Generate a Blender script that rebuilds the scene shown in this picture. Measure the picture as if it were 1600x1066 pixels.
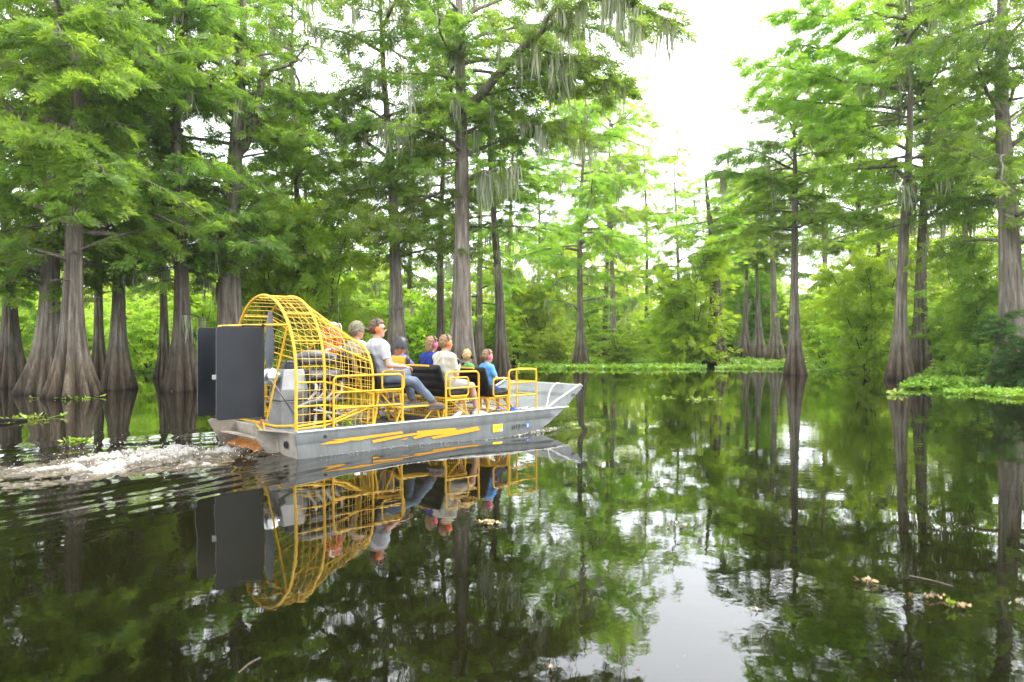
import bpy, bmesh, math, random
import numpy as np
from mathutils import Vector, Matrix
R = math.radians
SC = bpy.context.scene
COL = SC.collection
for o in list(bpy.data.objects): bpy.data.objects.remove(o)

# ------------------------------------------------------------------ camera, sky, sun, exposure
CAM_H, FPX, HOR = 1.52, 1067.0, 536.0
cd = bpy.data.cameras.new('camera'); cam = bpy.data.objects.new('camera', cd); COL.objects.link(cam)
cam.location = (0, 0, CAM_H); cam.rotation_euler = (R(90), 0, 0)
cd.sensor_width = 36; cd.lens = FPX / 1600 * 36; cd.shift_y = 3 / 1600; cd.clip_start = .1; cd.clip_end = 3000
cd.dof.use_dof = True; cd.dof.focus_distance = 10.6; cd.dof.aperture_fstop = 1.6
SC.camera = cam
SUN_EL, SUN_AZ = 52, 70          # azimuth measured from +Y towards +X
w = bpy.data.worlds.new('World'); SC.world = w; w.use_nodes = True
nt = w.node_tree; nt.nodes.clear()
sky = nt.nodes.new('ShaderNodeTexSky'); sky.sky_type = 'NISHITA'; sky.sun_disc = False
sky.sun_elevation = R(SUN_EL); sky.sun_rotation = R(SUN_AZ); sky.dust_density = 5; sky.air_density = 1.0; sky.ozone_density = 1
hsv = nt.nodes.new('ShaderNodeHueSaturation'); hsv.inputs['Saturation'].default_value = .30
mixc = nt.nodes.new('ShaderNodeMix'); mixc.data_type = 'RGBA'; mixc.inputs[0].default_value = .55
mixc.inputs[7].default_value = (13.0, 13.6, 14.2, 1)   # even bright cloud cover
bg = nt.nodes.new('ShaderNodeBackground'); bg.inputs[1].default_value = .15
wo = nt.nodes.new('ShaderNodeOutputWorld')
nt.links.new(sky.outputs[0], hsv.inputs['Color']); nt.links.new(hsv.outputs[0], mixc.inputs[6])
nt.links.new(mixc.outputs[2], bg.inputs[0]); nt.links.new(bg.outputs[0], wo.inputs[0])
sd = bpy.data.lights.new('sun', 'SUN'); sd.energy = 1.5; sd.angle = R(22); sd.color = (1, .96, .88)
so = bpy.data.objects.new('sun', sd); COL.objects.link(so)
sdir = Vector((math.sin(R(SUN_AZ)) * math.cos(R(SUN_EL)), math.cos(R(SUN_AZ)) * math.cos(R(SUN_EL)), math.sin(R(SUN_EL))))
so.rotation_euler = sdir.to_track_quat('Z', 'Y').to_euler(); so.location = sdir * 60
SC.view_settings.view_transform = 'Standard'; SC.view_settings.look = 'None'
SC.view_settings.exposure = 1.55; SC.view_settings.gamma = 1; SC.view_settings.use_curve_mapping = False
try:
    SC.cycles.max_bounces = 8; SC.cycles.diffuse_bounces = 4; SC.cycles.glossy_bounces = 4
    SC.cycles.transmission_bounces = 5; SC.cycles.transparent_max_bounces = 6; SC.cycles.caustics_reflective = False
    SC.cycles.caustics_refractive = False; SC.cycles.use_denoising = True
except Exception: pass

# ------------------------------------------------------------------ helpers: objects
def tag(o, label=None, cat=None, group=None, kind=None):
    if label: o['label'] = label
    if cat: o['category'] = cat
    if group: o['group'] = group
    if kind: o['kind'] = kind
    return o
def empty(name, loc=(0, 0, 0), rz=0, parent=None):
    o = bpy.data.objects.new(name, None); o.empty_display_size = .2; COL.objects.link(o)
    o.location = loc; o.rotation_euler = (0, 0, rz); o.parent = parent
    return o
def link(name, me, mat=None, parent=None, smooth=False):
    o = bpy.data.objects.new(name, me); COL.objects.link(o); o.parent = parent
    if mat is not None:
        for m in (mat if isinstance(mat, (list, tuple)) else [mat]): me.materials.append(m)
    if smooth: me.polygons.foreach_set('use_smooth', [True] * len(me.polygons))
    return o
def np_mesh(name, V, F, attrs=None):
    """V (n,3); F (m,k) with one k"""
    V = np.asarray(V, np.float32); F = np.asarray(F, np.int32); k = F.shape[1]
    me = bpy.data.meshes.new(name)
    me.vertices.add(len(V)); me.vertices.foreach_set('co', V.ravel())
    me.loops.add(F.size); me.loops.foreach_set('vertex_index', F.ravel())
    me.polygons.add(len(F)); me.polygons.foreach_set('loop_start', np.arange(0, F.size, k, dtype=np.int32))
    for n, a in (attrs or {}).items():
        at = me.attributes.new(n, 'FLOAT', 'POINT'); at.data.foreach_set('value', np.asarray(a, np.float32))
    me.update(calc_edges=True)
    return me
class MB:
    def __init__(s): s.v = []; s.f = []
    def add(s, v, f):
        n = len(s.v); s.v += [tuple(p) for p in v]; s.f += [tuple(i + n for i in q) for q in f]; return s
    def box(s, c, d, rot=None):
        x, y, z = (q / 2 for q in d)
        v = [Vector((a * x, b * y, e * z)) for e in (-1, 1) for b in (-1, 1) for a in (-1, 1)]
        if rot is not None: v = [rot @ p for p in v]
        v = [p + Vector(c) for p in v]
        return s.add(v, [(0, 2, 3, 1), (4, 5, 7, 6), (0, 1, 5, 4), (2, 6, 7, 3), (0, 4, 6, 2), (1, 3, 7, 5)])
    def rbox(s, c, d, r, rot=None, n=4):
        """box rounded in every edge: superellipsoid-like via bmesh bevel"""
        bm = bmesh.new(); bmesh.ops.create_cube(bm, size=1)
        for v in bm.verts: v.co = Vector((v.co.x * d[0], v.co.y * d[1], v.co.z * d[2]))
        bmesh.ops.bevel(bm, geom=list(bm.edges) + list(bm.verts), offset=r, segments=n, profile=.5, affect='EDGES')
        bm.verts.index_update()
        vs = [(rot @ v.co if rot is not None else v.co) + Vector(c) for v in bm.verts]
        fs = [tuple(v.index for v in f.verts) for f in bm.faces]; bm.free()
        return s.add(vs, fs)
    def tube(s, pts, r, n=8, closed=False, cap=True, rr=None):
        P = [Vector(p) for p in pts]; m = len(P)
        T = []
        for i in range(m):
            a = P[(i - 1) % m] if (closed or i > 0) else P[i]; b = P[(i + 1) % m] if (closed or i < m - 1) else P[i]
            T.append((b - a).normalized())
        up = Vector((0, 0, 1)) if abs(T[0].z) < .9 else Vector((1, 0, 0))
        nrm = (up - T[0] * up.dot(T[0])).normalized()
        vs = []
        for i in range(m):
            nrm = (nrm - T[i] * nrm.dot(T[i])).normalized(); bn = T[i].cross(nrm)
            q = rr[i] if rr is not None else r
            for k in range(n):
                a = 2 * math.pi * k / n; vs.append(P[i] + (nrm * math.cos(a) + bn * math.sin(a)) * q)
        fs = []
        for i in range(m if closed else m - 1):
            j = (i + 1) % m
            for k in range(n): fs.append((i * n + k, i * n + (k + 1) % n, j * n + (k + 1) % n, j * n + k))
        if cap and not closed:
            fs.append(tuple(reversed(range(n)))); fs.append(tuple(range((m - 1) * n, m * n)))
        return s.add(vs, fs)
    def lathe(s, prof, n=20, M=None):
        """prof: (r,z) list about Z; M optional matrix"""
        vs = []; fs = []
        for r, z in prof:
            for k in range(n):
                a = 2 * math.pi * k / n; p = Vector((r * math.cos(a), r * math.sin(a), z)); vs.append(M @ p if M else p)
        for i in range(len(prof) - 1):
            for k in range(n): fs.append((i * n + k, i * n + (k + 1) % n, (i + 1) * n + (k + 1) % n, (i + 1) * n + k))
        fs.append(tuple(reversed(range(n)))); fs.append(tuple(range((len(prof) - 1) * n, len(prof) * n)))
        return s.add(vs, fs)
    def prism(s, poly, off):
        """poly: 3D points, off: extrusion vector"""
        n = len(poly); off = Vector(off); v = [Vector(p) for p in poly]; v += [p + off for p in v]
        return s.add(v, [tuple(reversed(range(n))), tuple(range(n, 2 * n))] + [(i, (i + 1) % n, n + (i + 1) % n, n + i) for i in range(n)])
    def loft(s, rings, closed=True, cap=True):
        n = len(rings[0]); v = [p for r in rings for p in r]; f = []
        for i in range(len(rings) - 1):
            for k in range(n if closed else n - 1): f.append((i * n + k, i * n + (k + 1) % n, (i + 1) * n + (k + 1) % n, (i + 1) * n + k))
        if cap and closed: f.append(tuple(reversed(range(n)))); f.append(tuple(range((len(rings) - 1) * n, len(rings) * n)))
        return s.add(v, f)
    def build(s, name, mat=None, parent=None, smooth=False, bevel=0, kind=None, label=None):
        me = bpy.data.meshes.new(name); me.from_pydata([tuple(p) for p in s.v], [], s.f)
        bm = bmesh.new(); bm.from_mesh(me); bmesh.ops.recalc_face_normals(bm, faces=bm.faces)
        if bevel:
            es = [e for e in bm.edges if len(e.link_faces) == 2 and e.calc_face_angle(0) > .5]
            bmesh.ops.bevel(bm, geom=es, offset=bevel, segments=2, profile=.6, affect='EDGES')
        bm.to_mesh(me); bm.free()
        o = link(name, me, mat, parent, False)
        if smooth:
            me.polygons.foreach_set('use_smooth', [True] * len(me.polygons))
            try: me.set_sharp_from_angle(angle=R(42))
            except Exception: pass
        return tag(o, label=label, kind=kind)
def fillet(pts, r, n=5, closed=False):
    P = [Vector(p) for p in pts]; out = []; m = len(P)
    for i in range(m):
        if not closed and i in (0, m - 1): out.append(P[i]); continue
        a, b, c = P[(i - 1) % m], P[i], P[(i + 1) % m]
        u = a - b; v = c - b; q = min(r, u.length * .48, v.length * .48)
        s, e = b + u.normalized() * q, b + v.normalized() * q
        for k in range(n + 1):
            t = k / n; out.append(s * (1 - t) ** 2 + b * 2 * t * (1 - t) + e * t * t)
    return out

# ------------------------------------------------------------------ helpers: noise
_rs = np.random.RandomState(7); _LAT = _rs.rand(64, 64, 64).astype(np.float32)
def vnoise(P):
    P = np.asarray(P, np.float32); i = np.floor(P).astype(int); f = P - i; f = f * f * (3 - 2 * f)
    i0 = i & 63; i1 = (i + 1) & 63; r = 0
    for a in (0, 1):
        for b in (0, 1):
            for c in (0, 1):
                q = _LAT[(i1 if a else i0)[..., 0], (i1 if b else i0)[..., 1], (i1 if c else i0)[..., 2]]
                r = r + q * (f[..., 0] if a else 1 - f[..., 0]) * (f[..., 1] if b else 1 - f[..., 1]) * (f[..., 2] if c else 1 - f[..., 2])
    return r * 2 - 1
def fbm(P, o=4):
    P = np.asarray(P, np.float32); r = 0; a = .5
    for k in range(o): r = r + a * vnoise(P * 2 ** k + 17.3 * k); a *= .5
    return r

# ------------------------------------------------------------------ materials
def newmat(name):
    m = bpy.data.materials.new(name); m.use_nodes = True; t = m.node_tree; t.nodes.clear()
    out = t.nodes.new('ShaderNodeOutputMaterial'); return m, t, out
def N(t, kind, **kw):
    n = t.nodes.new(kind)
    for k, v in kw.items():
        if k in n.inputs: n.inputs[k].default_value = v
        else: setattr(n, k, v)
    return n
def ramp(t, fac, stops):
    n = t.nodes.new('ShaderNodeValToRGB'); e = n.color_ramp.elements
    while len(e) < len(stops): e.new(.5)
    for q, (p, c) in zip(e, stops): q.position = p; q.color = (*c, 1) if len(c) == 3 else c
    t.links.new(fac, n.inputs[0]); return n.outputs[0]
def coords(t, scale=(1, 1, 1), kind='Object'):
    tc = t.nodes.new('ShaderNodeTexCoord'); mp = t.nodes.new('ShaderNodeMapping'); mp.inputs['Scale'].default_value = scale
    t.links.new(tc.outputs[kind], mp.inputs[0]); return mp.outputs[0]
def noise(t, vec, scale, detail=4, rough=.55, dist=0):
    n = N(t, 'ShaderNodeTexNoise', Scale=scale, Detail=detail, Roughness=rough, Distortion=dist); t.links.new(vec, n.inputs['Vector']); return n.outputs[0]
def bump(t, h, strength=.3, dist=.02):
    b = N(t, 'ShaderNodeBump', Strength=strength, Distance=dist); t.links.new(h, b.inputs['Height']); return b.outputs[0]
def simple(name, col, rough=.5, metal=0, var=.15, nscale=6, bmp=0, bscale=40, spec=.5, col2=None):
    """base colour broken up by two noises, so that no surface is uniform"""
    m, t, out = newmat(name); p = N(t, 'ShaderNodeBsdfPrincipled', Roughness=rough, Metallic=metal); p.inputs['Specular IOR Level'].default_value = spec
    v = coords(t); n1 = noise(t, v, nscale, 5, .65)
    a = tuple(max(0, c * (1 - var)) for c in col); b = col2 or tuple(min(1, c * (1 + var)) for c in col)
    t.links.new(ramp(t, n1, [(.32, a), (.68, b)]), p.inputs['Base Color'])
    rr = N(t, 'ShaderNodeMapRange'); rr.inputs[3].default_value = max(.03, rough - .1); rr.inputs[4].default_value = min(1, rough + .15)
    t.links.new(noise(t, v, nscale * 3, 4), rr.inputs[0]); t.links.new(rr.outputs[0], p.inputs['Roughness'])
    if bmp: t.links.new(bump(t, noise(t, v, bscale, 4), bmp, .004), p.inputs['Normal'])
    t.links.new(p.outputs[0], out.inputs[0]); return m
def leafmat(name, dark, light, warm, trans=.42, rough=.55):
    """leaf colour from the sprig's own random attribute; light passes through the blade"""
    m, t, out = newmat(name)
    at = N(t, 'ShaderNodeAttribute', attribute_name='rnd'); oi = t.nodes.new('ShaderNodeObjectInfo')
    c = ramp(t, at.outputs['Fac'], [(0, dark), (.55, light), (1, warm)])
    h = N(t, 'ShaderNodeHueSaturation'); mr = N(t, 'ShaderNodeMapRange'); mr.inputs[3].default_value = .8; mr.inputs[4].default_value = 1.2
    t.links.new(oi.outputs['Random'], mr.inputs[0]); mh = N(t, 'ShaderNodeMapRange'); mh.inputs[3].default_value = .488; mh.inputs[4].default_value = .508; t.links.new(oi.outputs['Random'], mh.inputs[0]); t.links.new(mh.outputs[0], h.inputs['Hue']); t.links.new(mr.outputs[0], h.inputs['Value']); t.links.new(c, h.inputs['Color'])
    p = N(t, 'ShaderNodeBsdfPrincipled', Roughness=rough); p.inputs['Specular IOR Level'].default_value = .35
    tr = t.nodes.new('ShaderNodeBsdfTranslucent')
    g = N(t, 'ShaderNodeMix', data_type='RGBA', blend_type='MULTIPLY'); g.inputs[0].default_value = 1; g.inputs[7].default_value = (1.85, 1.8, .8, 1)
    t.links.new(h.outputs[0], p.inputs['Base Color']); t.links.new(h.outputs[0], g.inputs[6]); t.links.new(g.outputs[2], tr.inputs['Color'])
    mx = t.nodes.new('ShaderNodeMixShader'); mx.inputs[0].default_value = trans
    t.links.new(p.outputs[0], mx.inputs[1]); t.links.new(tr.outputs[0], mx.inputs[2]); t.links.new(mx.outputs[0], out.inputs[0]); return m
M = {}
M['leaf'] = leafmat('cypress_leaf', (.078, .15, .028), (.165, .28, .045), (.27, .37, .06), trans=.52)
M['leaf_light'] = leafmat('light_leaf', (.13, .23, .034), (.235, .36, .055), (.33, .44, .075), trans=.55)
M['leaf_willow'] = leafmat('willow_leaf', (.21, .34, .03), (.31, .46, .05), (.41, .52, .07), trans=.58)
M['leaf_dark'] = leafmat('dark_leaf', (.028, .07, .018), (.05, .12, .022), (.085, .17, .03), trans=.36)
M['leaf_shrub'] = leafmat('shrub_leaf', (.185, .305, .03), (.29, .42, .05), (.39, .48, .07), trans=.55)
M['weed'] = leafmat('floating_weed', (.10, .20, .02), (.19, .31, .03), (.30, .36, .06), trans=.25, rough=.4)
M['moss'] = leafmat('spanish_moss', (.20, .22, .15), (.32, .34, .25), (.42, .43, .33), trans=.3, rough=.9)
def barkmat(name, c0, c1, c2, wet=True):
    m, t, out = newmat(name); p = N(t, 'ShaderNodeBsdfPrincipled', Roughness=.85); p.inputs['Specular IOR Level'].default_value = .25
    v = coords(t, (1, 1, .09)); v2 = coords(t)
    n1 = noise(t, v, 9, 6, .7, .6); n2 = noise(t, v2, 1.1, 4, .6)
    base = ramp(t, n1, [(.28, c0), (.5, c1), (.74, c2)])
    mx = N(t, 'ShaderNodeMix', data_type='RGBA', blend_type='MULTIPLY'); mx.inputs[0].default_value = .75
    t.links.new(base, mx.inputs[6]); t.links.new(ramp(t, n2, [(.3, (.6, .58, .55)), (.6, (1, 1, 1)), (.78, (1.15, 1.2, 1.05))]), mx.inputs[7])
    col = mx.outputs[2]
    if wet:   # high-water stain and the soaked foot of the trunk
        sx = t.nodes.new('ShaderNodeSeparateXYZ'); t.links.new(v2, sx.inputs[0])
        ad = N(t, 'ShaderNodeMath', operation='MULTIPLY_ADD'); ad.inputs[1].default_value = .35; t.links.new(n2, ad.inputs[0]); hf = N(t, 'ShaderNodeMath', operation='MULTIPLY'); hf.inputs[1].default_value = .45; t.links.new(sx.outputs[2], hf.inputs[0]); t.links.new(hf.outputs[0], ad.inputs[2])
        st = ramp(t, ad.outputs[0], [(.17, (.10, .08, .06)), (.24, (.42, .36, .30)), (.50, (.74, .67, .58)), (.80, (1, 1, 1))])
        m2 = N(t, 'ShaderNodeMix', data_type='RGBA', blend_type='MULTIPLY'); m2.inputs[0].default_value = 1
        t.links.new(col, m2.inputs[6]); t.links.new(st, m2.inputs[7]); col = m2.outputs[2]
    t.links.new(col, p.inputs['Base Color']); t.links.new(bump(t, n1, .9, .05), p.inputs['Normal'])
    t.links.new(p.outputs[0], out.inputs[0]); return m
M['bark'] = barkmat('cypress_bark', (.055, .043, .034), (.20, .168, .135), (.39, .35, .295))
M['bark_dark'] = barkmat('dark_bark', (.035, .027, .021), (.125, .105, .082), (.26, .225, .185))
M['twig'] = simple('grey_twig', (.15, .125, .09), .85, 0, .3, 8)
M['hull'] = simple('painted_aluminium_hull', (.30, .325, .33), .42, .15, .16, 3.0, .15, 30)
def metal_hull():
    m, t, out = newmat('weathered_grey_hull'); p = N(t, 'ShaderNodeBsdfPrincipled', Roughness=.4, Metallic=.25)
    v = coords(t, (1, 1, .18)); v2 = coords(t)
    n1 = noise(t, v, 7, 6, .7); n2 = noise(t, v2, 2.2, 5, .6)
    mx = N(t, 'ShaderNodeMix', data_type='RGBA', blend_type='MULTIPLY'); mx.inputs[0].default_value = .8
    t.links.new(ramp(t, n2, [(.25, (.15, .162, .158)), (.55, (.215, .228, .222)), (.8, (.28, .29, .283))]), mx.inputs[6])
    t.links.new(ramp(t, n1, [(.3, (.72, .70, .66)), (.5, (1, 1, 1)), (.75, (1.08, 1.08, 1.08))]), mx.inputs[7])
    t.links.new(mx.outputs[2], p.inputs['Base Color']); t.links.new(bump(t, n2, .25, .02), p.inputs['Normal'])
    t.links.new(p.outputs[0], out.inputs[0]); return m
M['hull'] = metal_hull()
M['alu'] = simple('bare_aluminium', (.24, .24, .235), .5, .4, .14, 5, .1, 60)
M['alu_white'] = simple('pale_aluminium_lip', (.36, .36, .345), .5, .2, .12, 4)
M['stern'] = simple('tan_stained_aluminium', (.27, .235, .19), .6, .1, .2, 5, .2, 30, col2=(.38, .34, .28))
M['rust'] = simple('orange_rust_stain', (.42, .17, .035), .8, 0, .35, 9, .3, 40)
M['deck'] = simple('grey_deck_mat', (.13, .145, .16), .75, 0, .2, 7, .4, 120)
M['yellow'] = simple('yellow_paint', (.63, .335, .008), .45, 0, .10, 5, .05, 40, .4, col2=(.72, .43, .02))
M['wire'] = simple('yellow_wire', (.66, .42, .04), .5, 0, .12, 6)
M['decal'] = simple('yellow_decal', (.66, .30, .003), .6, 0, .08, 6)
M['rudder'] = simple('black_rudder_paint', (.010, .013, .017), .40, 0, .35, 2.5, .08, 18, .3)
def rudder_mat():
    m, t, out = newmat('scuffed_black_rudder'); p = N(t, 'ShaderNodeBsdfPrincipled', Roughness=.38); p.inputs['Specular IOR Level'].default_value = .32; v = coords(t)
    n1 = noise(t, v, 2.2, 5, .6); n2 = noise(t, v, 95, 3, .8); n3 = noise(t, coords(t, (.4, 1, 3)), 14, 5, .7)
    a = N(t, 'ShaderNodeMix', data_type='RGBA'); t.links.new(ramp(t, n2, [(.70, (0, 0, 0)), (.76, (1, 1, 1))]), a.inputs[0]); t.links.new(ramp(t, n1, [(.3, (.004, .0055, .0075)), (.7, (.011, .0135, .0175))]), a.inputs[6]); a.inputs[7].default_value = (.12, .12, .11, 1)
    t.links.new(a.outputs[2], p.inputs['Base Color']); t.links.new(ramp(t, n3, [(.3, (.28, .28, .28)), (.75, (.55, .55, .55))]), p.inputs['Roughness']); t.links.new(bump(t, n1, .12, .05), p.inputs['Normal']); t.links.new(p.outputs[0], out.inputs[0]); return m
M['rudder'] = rudder_mat()
M['blackvinyl'] = simple('black_vinyl', (.006, .006, .007), .42, 0, .3, 6, .25, 25, .3)
M['blackmetal'] = simple('black_engine_metal', (.025, .025, .028), .4, .4, .4, 9, .3, 40)
M['darkgrey'] = simple('dark_grey_metal', (.10, .10, .105), .45, .5, .35, 8, .3, 40)
M['blade'] = simple('grey_composite_blade', (.10, .11, .12), .4, 0, .2, 6)
M['chrome'] = simple('polished_hub', (.75, .76, .77), .2, .9, .1, 9)
M['silver'] = simple('silver_pipe', (.36, .33, .31), .4, .7, .2, 9)
M['red'] = simple('red_ring_foam', (.52, .06, .045), .5, 0, .14, 5)
M['white'] = simple('white_strap', (.78, .77, .74), .7, 0, .06, 8)
M['rope'] = simple('pale_rope', (.50, .47, .41), .9, 0, .15, 30, .4, 150)
M['skin'] = simple('skin', (.46, .25, .17), .5, 0, .07, 7, .05, 60)
M['skin2'] = simple('tanned_skin', (.40, .21, .14), .5, 0, .08, 7, .05, 60)
M['lip'] = simple('lips', (.40, .16, .13), .5, 0, .05, 8)
M['eye'] = simple('dark_eye', (.02, .015, .012), .25)
M['hair_brown'] = simple('brown_hair', (.085, .045, .022), .6, 0, .35, 30, .6, 90)
M['hair_blond'] = simple('blond_hair', (.42, .27, .11), .55, 0, .25, 30, .6, 90)
M['hair_sandy'] = simple('sandy_hair', (.20, .115, .05), .6, 0, .3, 30, .6, 90)
M['hair_red'] = simple('auburn_hair', (.24, .09, .04), .6, 0, .3, 30, .6, 90)
M['hair_grey'] = simple('grey_hair', (.16, .13, .105), .6, 0, .3, 30, .6, 90)
def cloth(name, col, var=.08): return simple(name, col, .9, 0, var, 5, .6, 22, .2)
M['tee_grey'] = cloth('light_grey_cotton', (.43, .44, .48)); M['tee_cream'] = cloth('cream_cotton', (.46, .43, .34))
M['tee_blue'] = cloth('sky_blue_cotton', (.11, .30, .62)); M['navy'] = cloth('royal_blue_cotton', (.02, .035, .20))
M['tee_green'] = cloth('green_cotton', (.08, .30, .09)); M['tee_purple'] = cloth('purple_cotton', (.13, .12, .30)); M['tee_pale'] = cloth('pale_grey_cotton', (.40, .41, .42))
M['jeans'] = simple('worn_denim', (.065, .09, .14), .9, 0, .3, 4, .5, 40, .2, col2=(.15, .18, .23)); M['khaki'] = cloth('pale_khaki', (.36, .34, .30))
M['shorts_blue'] = cloth('denim_blue_shorts', (.035, .07, .20), .2); M['dark_cloth'] = cloth('dark_cloth', (.03, .03, .04))
M['camo'] = simple('camouflage_cloth', (.07, .065, .04), .9, 0, .55, 26, .3, 60, .2, col2=(.27, .25, .17))
M['sock'] = cloth('white_sock', (.56, .55, .54)); M['shoe_white'] = simple('white_trainer', (.54, .53, .52), .6, 0, .08, 12)
M['shoe_brown'] = simple('brown_boot', (.13, .085, .065), .7, 0, .25, 10); M['shoe_blue'] = simple('blue_trainer', (.02, .10, .48), .55, 0, .2, 12)
M['shoe_pink'] = simple('pink_trainer_flash', (.75, .16, .20), .6); M['sole'] = simple('pale_sole', (.68, .67, .64), .7); M['shoe_dark'] = simple('dark_sole', (.10, .095, .09), .8)
M['orange'] = simple('orange_plastic', (.85, .13, .012), .35, 0, .05, 6); M['pink'] = simple('pink_plastic', (.80, .10, .22), .35, 0, .05, 6)
M['blackplastic'] = simple('black_plastic', (.012, .012, .014), .42, 0, .2, 8); M['yellowcloth'] = cloth('yellow_vest_cloth', (.80, .50, .015))
M['bluesticker'] = simple('blue_sticker', (.04, .16, .62), .5); M['yellowsticker'] = simple('bright_yellow_sticker', (.86, .72, .01), .5, 0, .05, 9)
M['ink'] = simple('black_lettering', (.015, .015, .015), .6); M['bottle'] = simple('pale_blue_bottle', (.62, .72, .80), .25, 0, .1, 5); M['green_twig'] = M['leaf_light']
M['deadleaf'] = simple('dead_leaf', (.36, .23, .11), .7, 0, .35, 9); M['petal'] = simple('pale_floating_leaf', (.30, .215, .12), .6, 0, .3, 9)

# water ------------------------------------------------------------
def watermat():
    m, t, out = newmat('tannin_water')
    p = N(t, 'ShaderNodeBsdfPrincipled', Roughness=.012, IOR=1.6); p.inputs['Specular IOR Level'].default_value = .5
    v = coords(t)
    n0 = noise(t, v, .5, 3, .5)
    t.links.new(ramp(t, n0, [(.3, (.0028, .0030, .001)), (.7, (.006, .0052, .0018))]), p.inputs['Base Color'])
    n1 = noise(t, v, 5.5, 3, .55, .3); n2 = noise(t, v, 1.1, 2, .5)
    patch = ramp(t, noise(t, v, .28, 3, .55), [(.38, (.12, .12, .12)), (.62, (1, 1, 1))])
    mm = N(t, 'ShaderNodeMath', operation='MULTIPLY'); t.links.new(n1, mm.inputs[0]); t.links.new(patch, mm.inputs[1])
    ad = N(t, 'ShaderNodeMath', operation='MULTIPLY_ADD'); ad.inputs[1].default_value = 1.6; t.links.new(n2, ad.inputs[0]); t.links.new(mm.outputs[0], ad.inputs[2])
    t.links.new(bump(t, ad.outputs[0], .055, .022), p.inputs['Normal'])
    t.links.new(p.outputs[0], out.inputs[0]); return m
M['water'] = watermat()
def foammat():
    m, t, out = newmat('churned_foam'); v = coords(t, (.6, 1.15, 1)); v2 = coords(t)
    at = N(t, 'ShaderNodeAttribute', attribute_name='foam')
    n1 = noise(t, v, 3.2, 7, .72, .8); n2 = noise(t, v2, 26, 4, .7)
    s1 = N(t, 'ShaderNodeMath', operation='MULTIPLY_ADD'); s1.inputs[1].default_value = .35; t.links.new(n2, s1.inputs[0]); t.links.new(n1, s1.inputs[2])
    s2 = N(t, 'ShaderNodeMath', operation='ADD'); t.links.new(s1.outputs[0], s2.inputs[0]); t.links.new(at.outputs['Fac'], s2.inputs[1])
    mask = ramp(t, s2.outputs[0], [(.80, (0, 0, 0)), (1.18, (1, 1, 1))])
    wat = N(t, 'ShaderNodeBsdfPrincipled', Roughness=.06, IOR=1.5); t.links.new(ramp(t, n1, [(.3, (.02, .017, .008)), (.62, (.10, .072, .04))]), wat.inputs['Base Color'])
    fo = N(t, 'ShaderNodeBsdfPrincipled', Roughness=.5); t.links.new(ramp(t, n2, [(.3, (.13, .105, .07)), (.72, (.40, .39, .365))]), fo.inputs['Base Color'])
    b = bump(t, n2, .5, .03); t.links.new(b, wat.inputs['Normal']); t.links.new(b, fo.inputs['Normal'])
    mx = t.nodes.new('ShaderNodeMixShader'); t.links.new(mask, mx.inputs[0]); t.links.new(wat.outputs[0], mx.inputs[1]); t.links.new(fo.outputs[0], mx.inputs[2])
    t.links.new(mx.outputs[0], out.inputs[0]); return m
M['foam'] = foammat()
M['drop'] = simple('water_drop', (.55, .55, .53), .15)
M['ground'] = simple('swamp_ground', (.055, .07, .025), .95, 0, .4, .6, .5, 8)

# ------------------------------------------------------------------ boat frame
BX, BY, BC, BS = -3.58, 9.71, .727, .687
BANG = math.atan2(BS, BC)
def to_world(x, y): return BX + BC * x - BS * y, BY + BS * x + BC * y
def bp(u, v, yl):
    """photo pixel on the boat plane y = yl -> boat x, z"""
    k = (u - 800) / FPX; x = (k * (BY + BC * yl) - (BX - BS * yl)) / (BC - k * BS); Y = BY + BS * x + BC * yl
    return x, CAM_H - (v - HOR) * Y / FPX
def at(u, v, Y): return Vector(((u - 800) / FPX * Y, Y, CAM_H - (v - HOR) * Y / FPX))
def px(u, Y): return (u - 800) / FPX * Y

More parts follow.
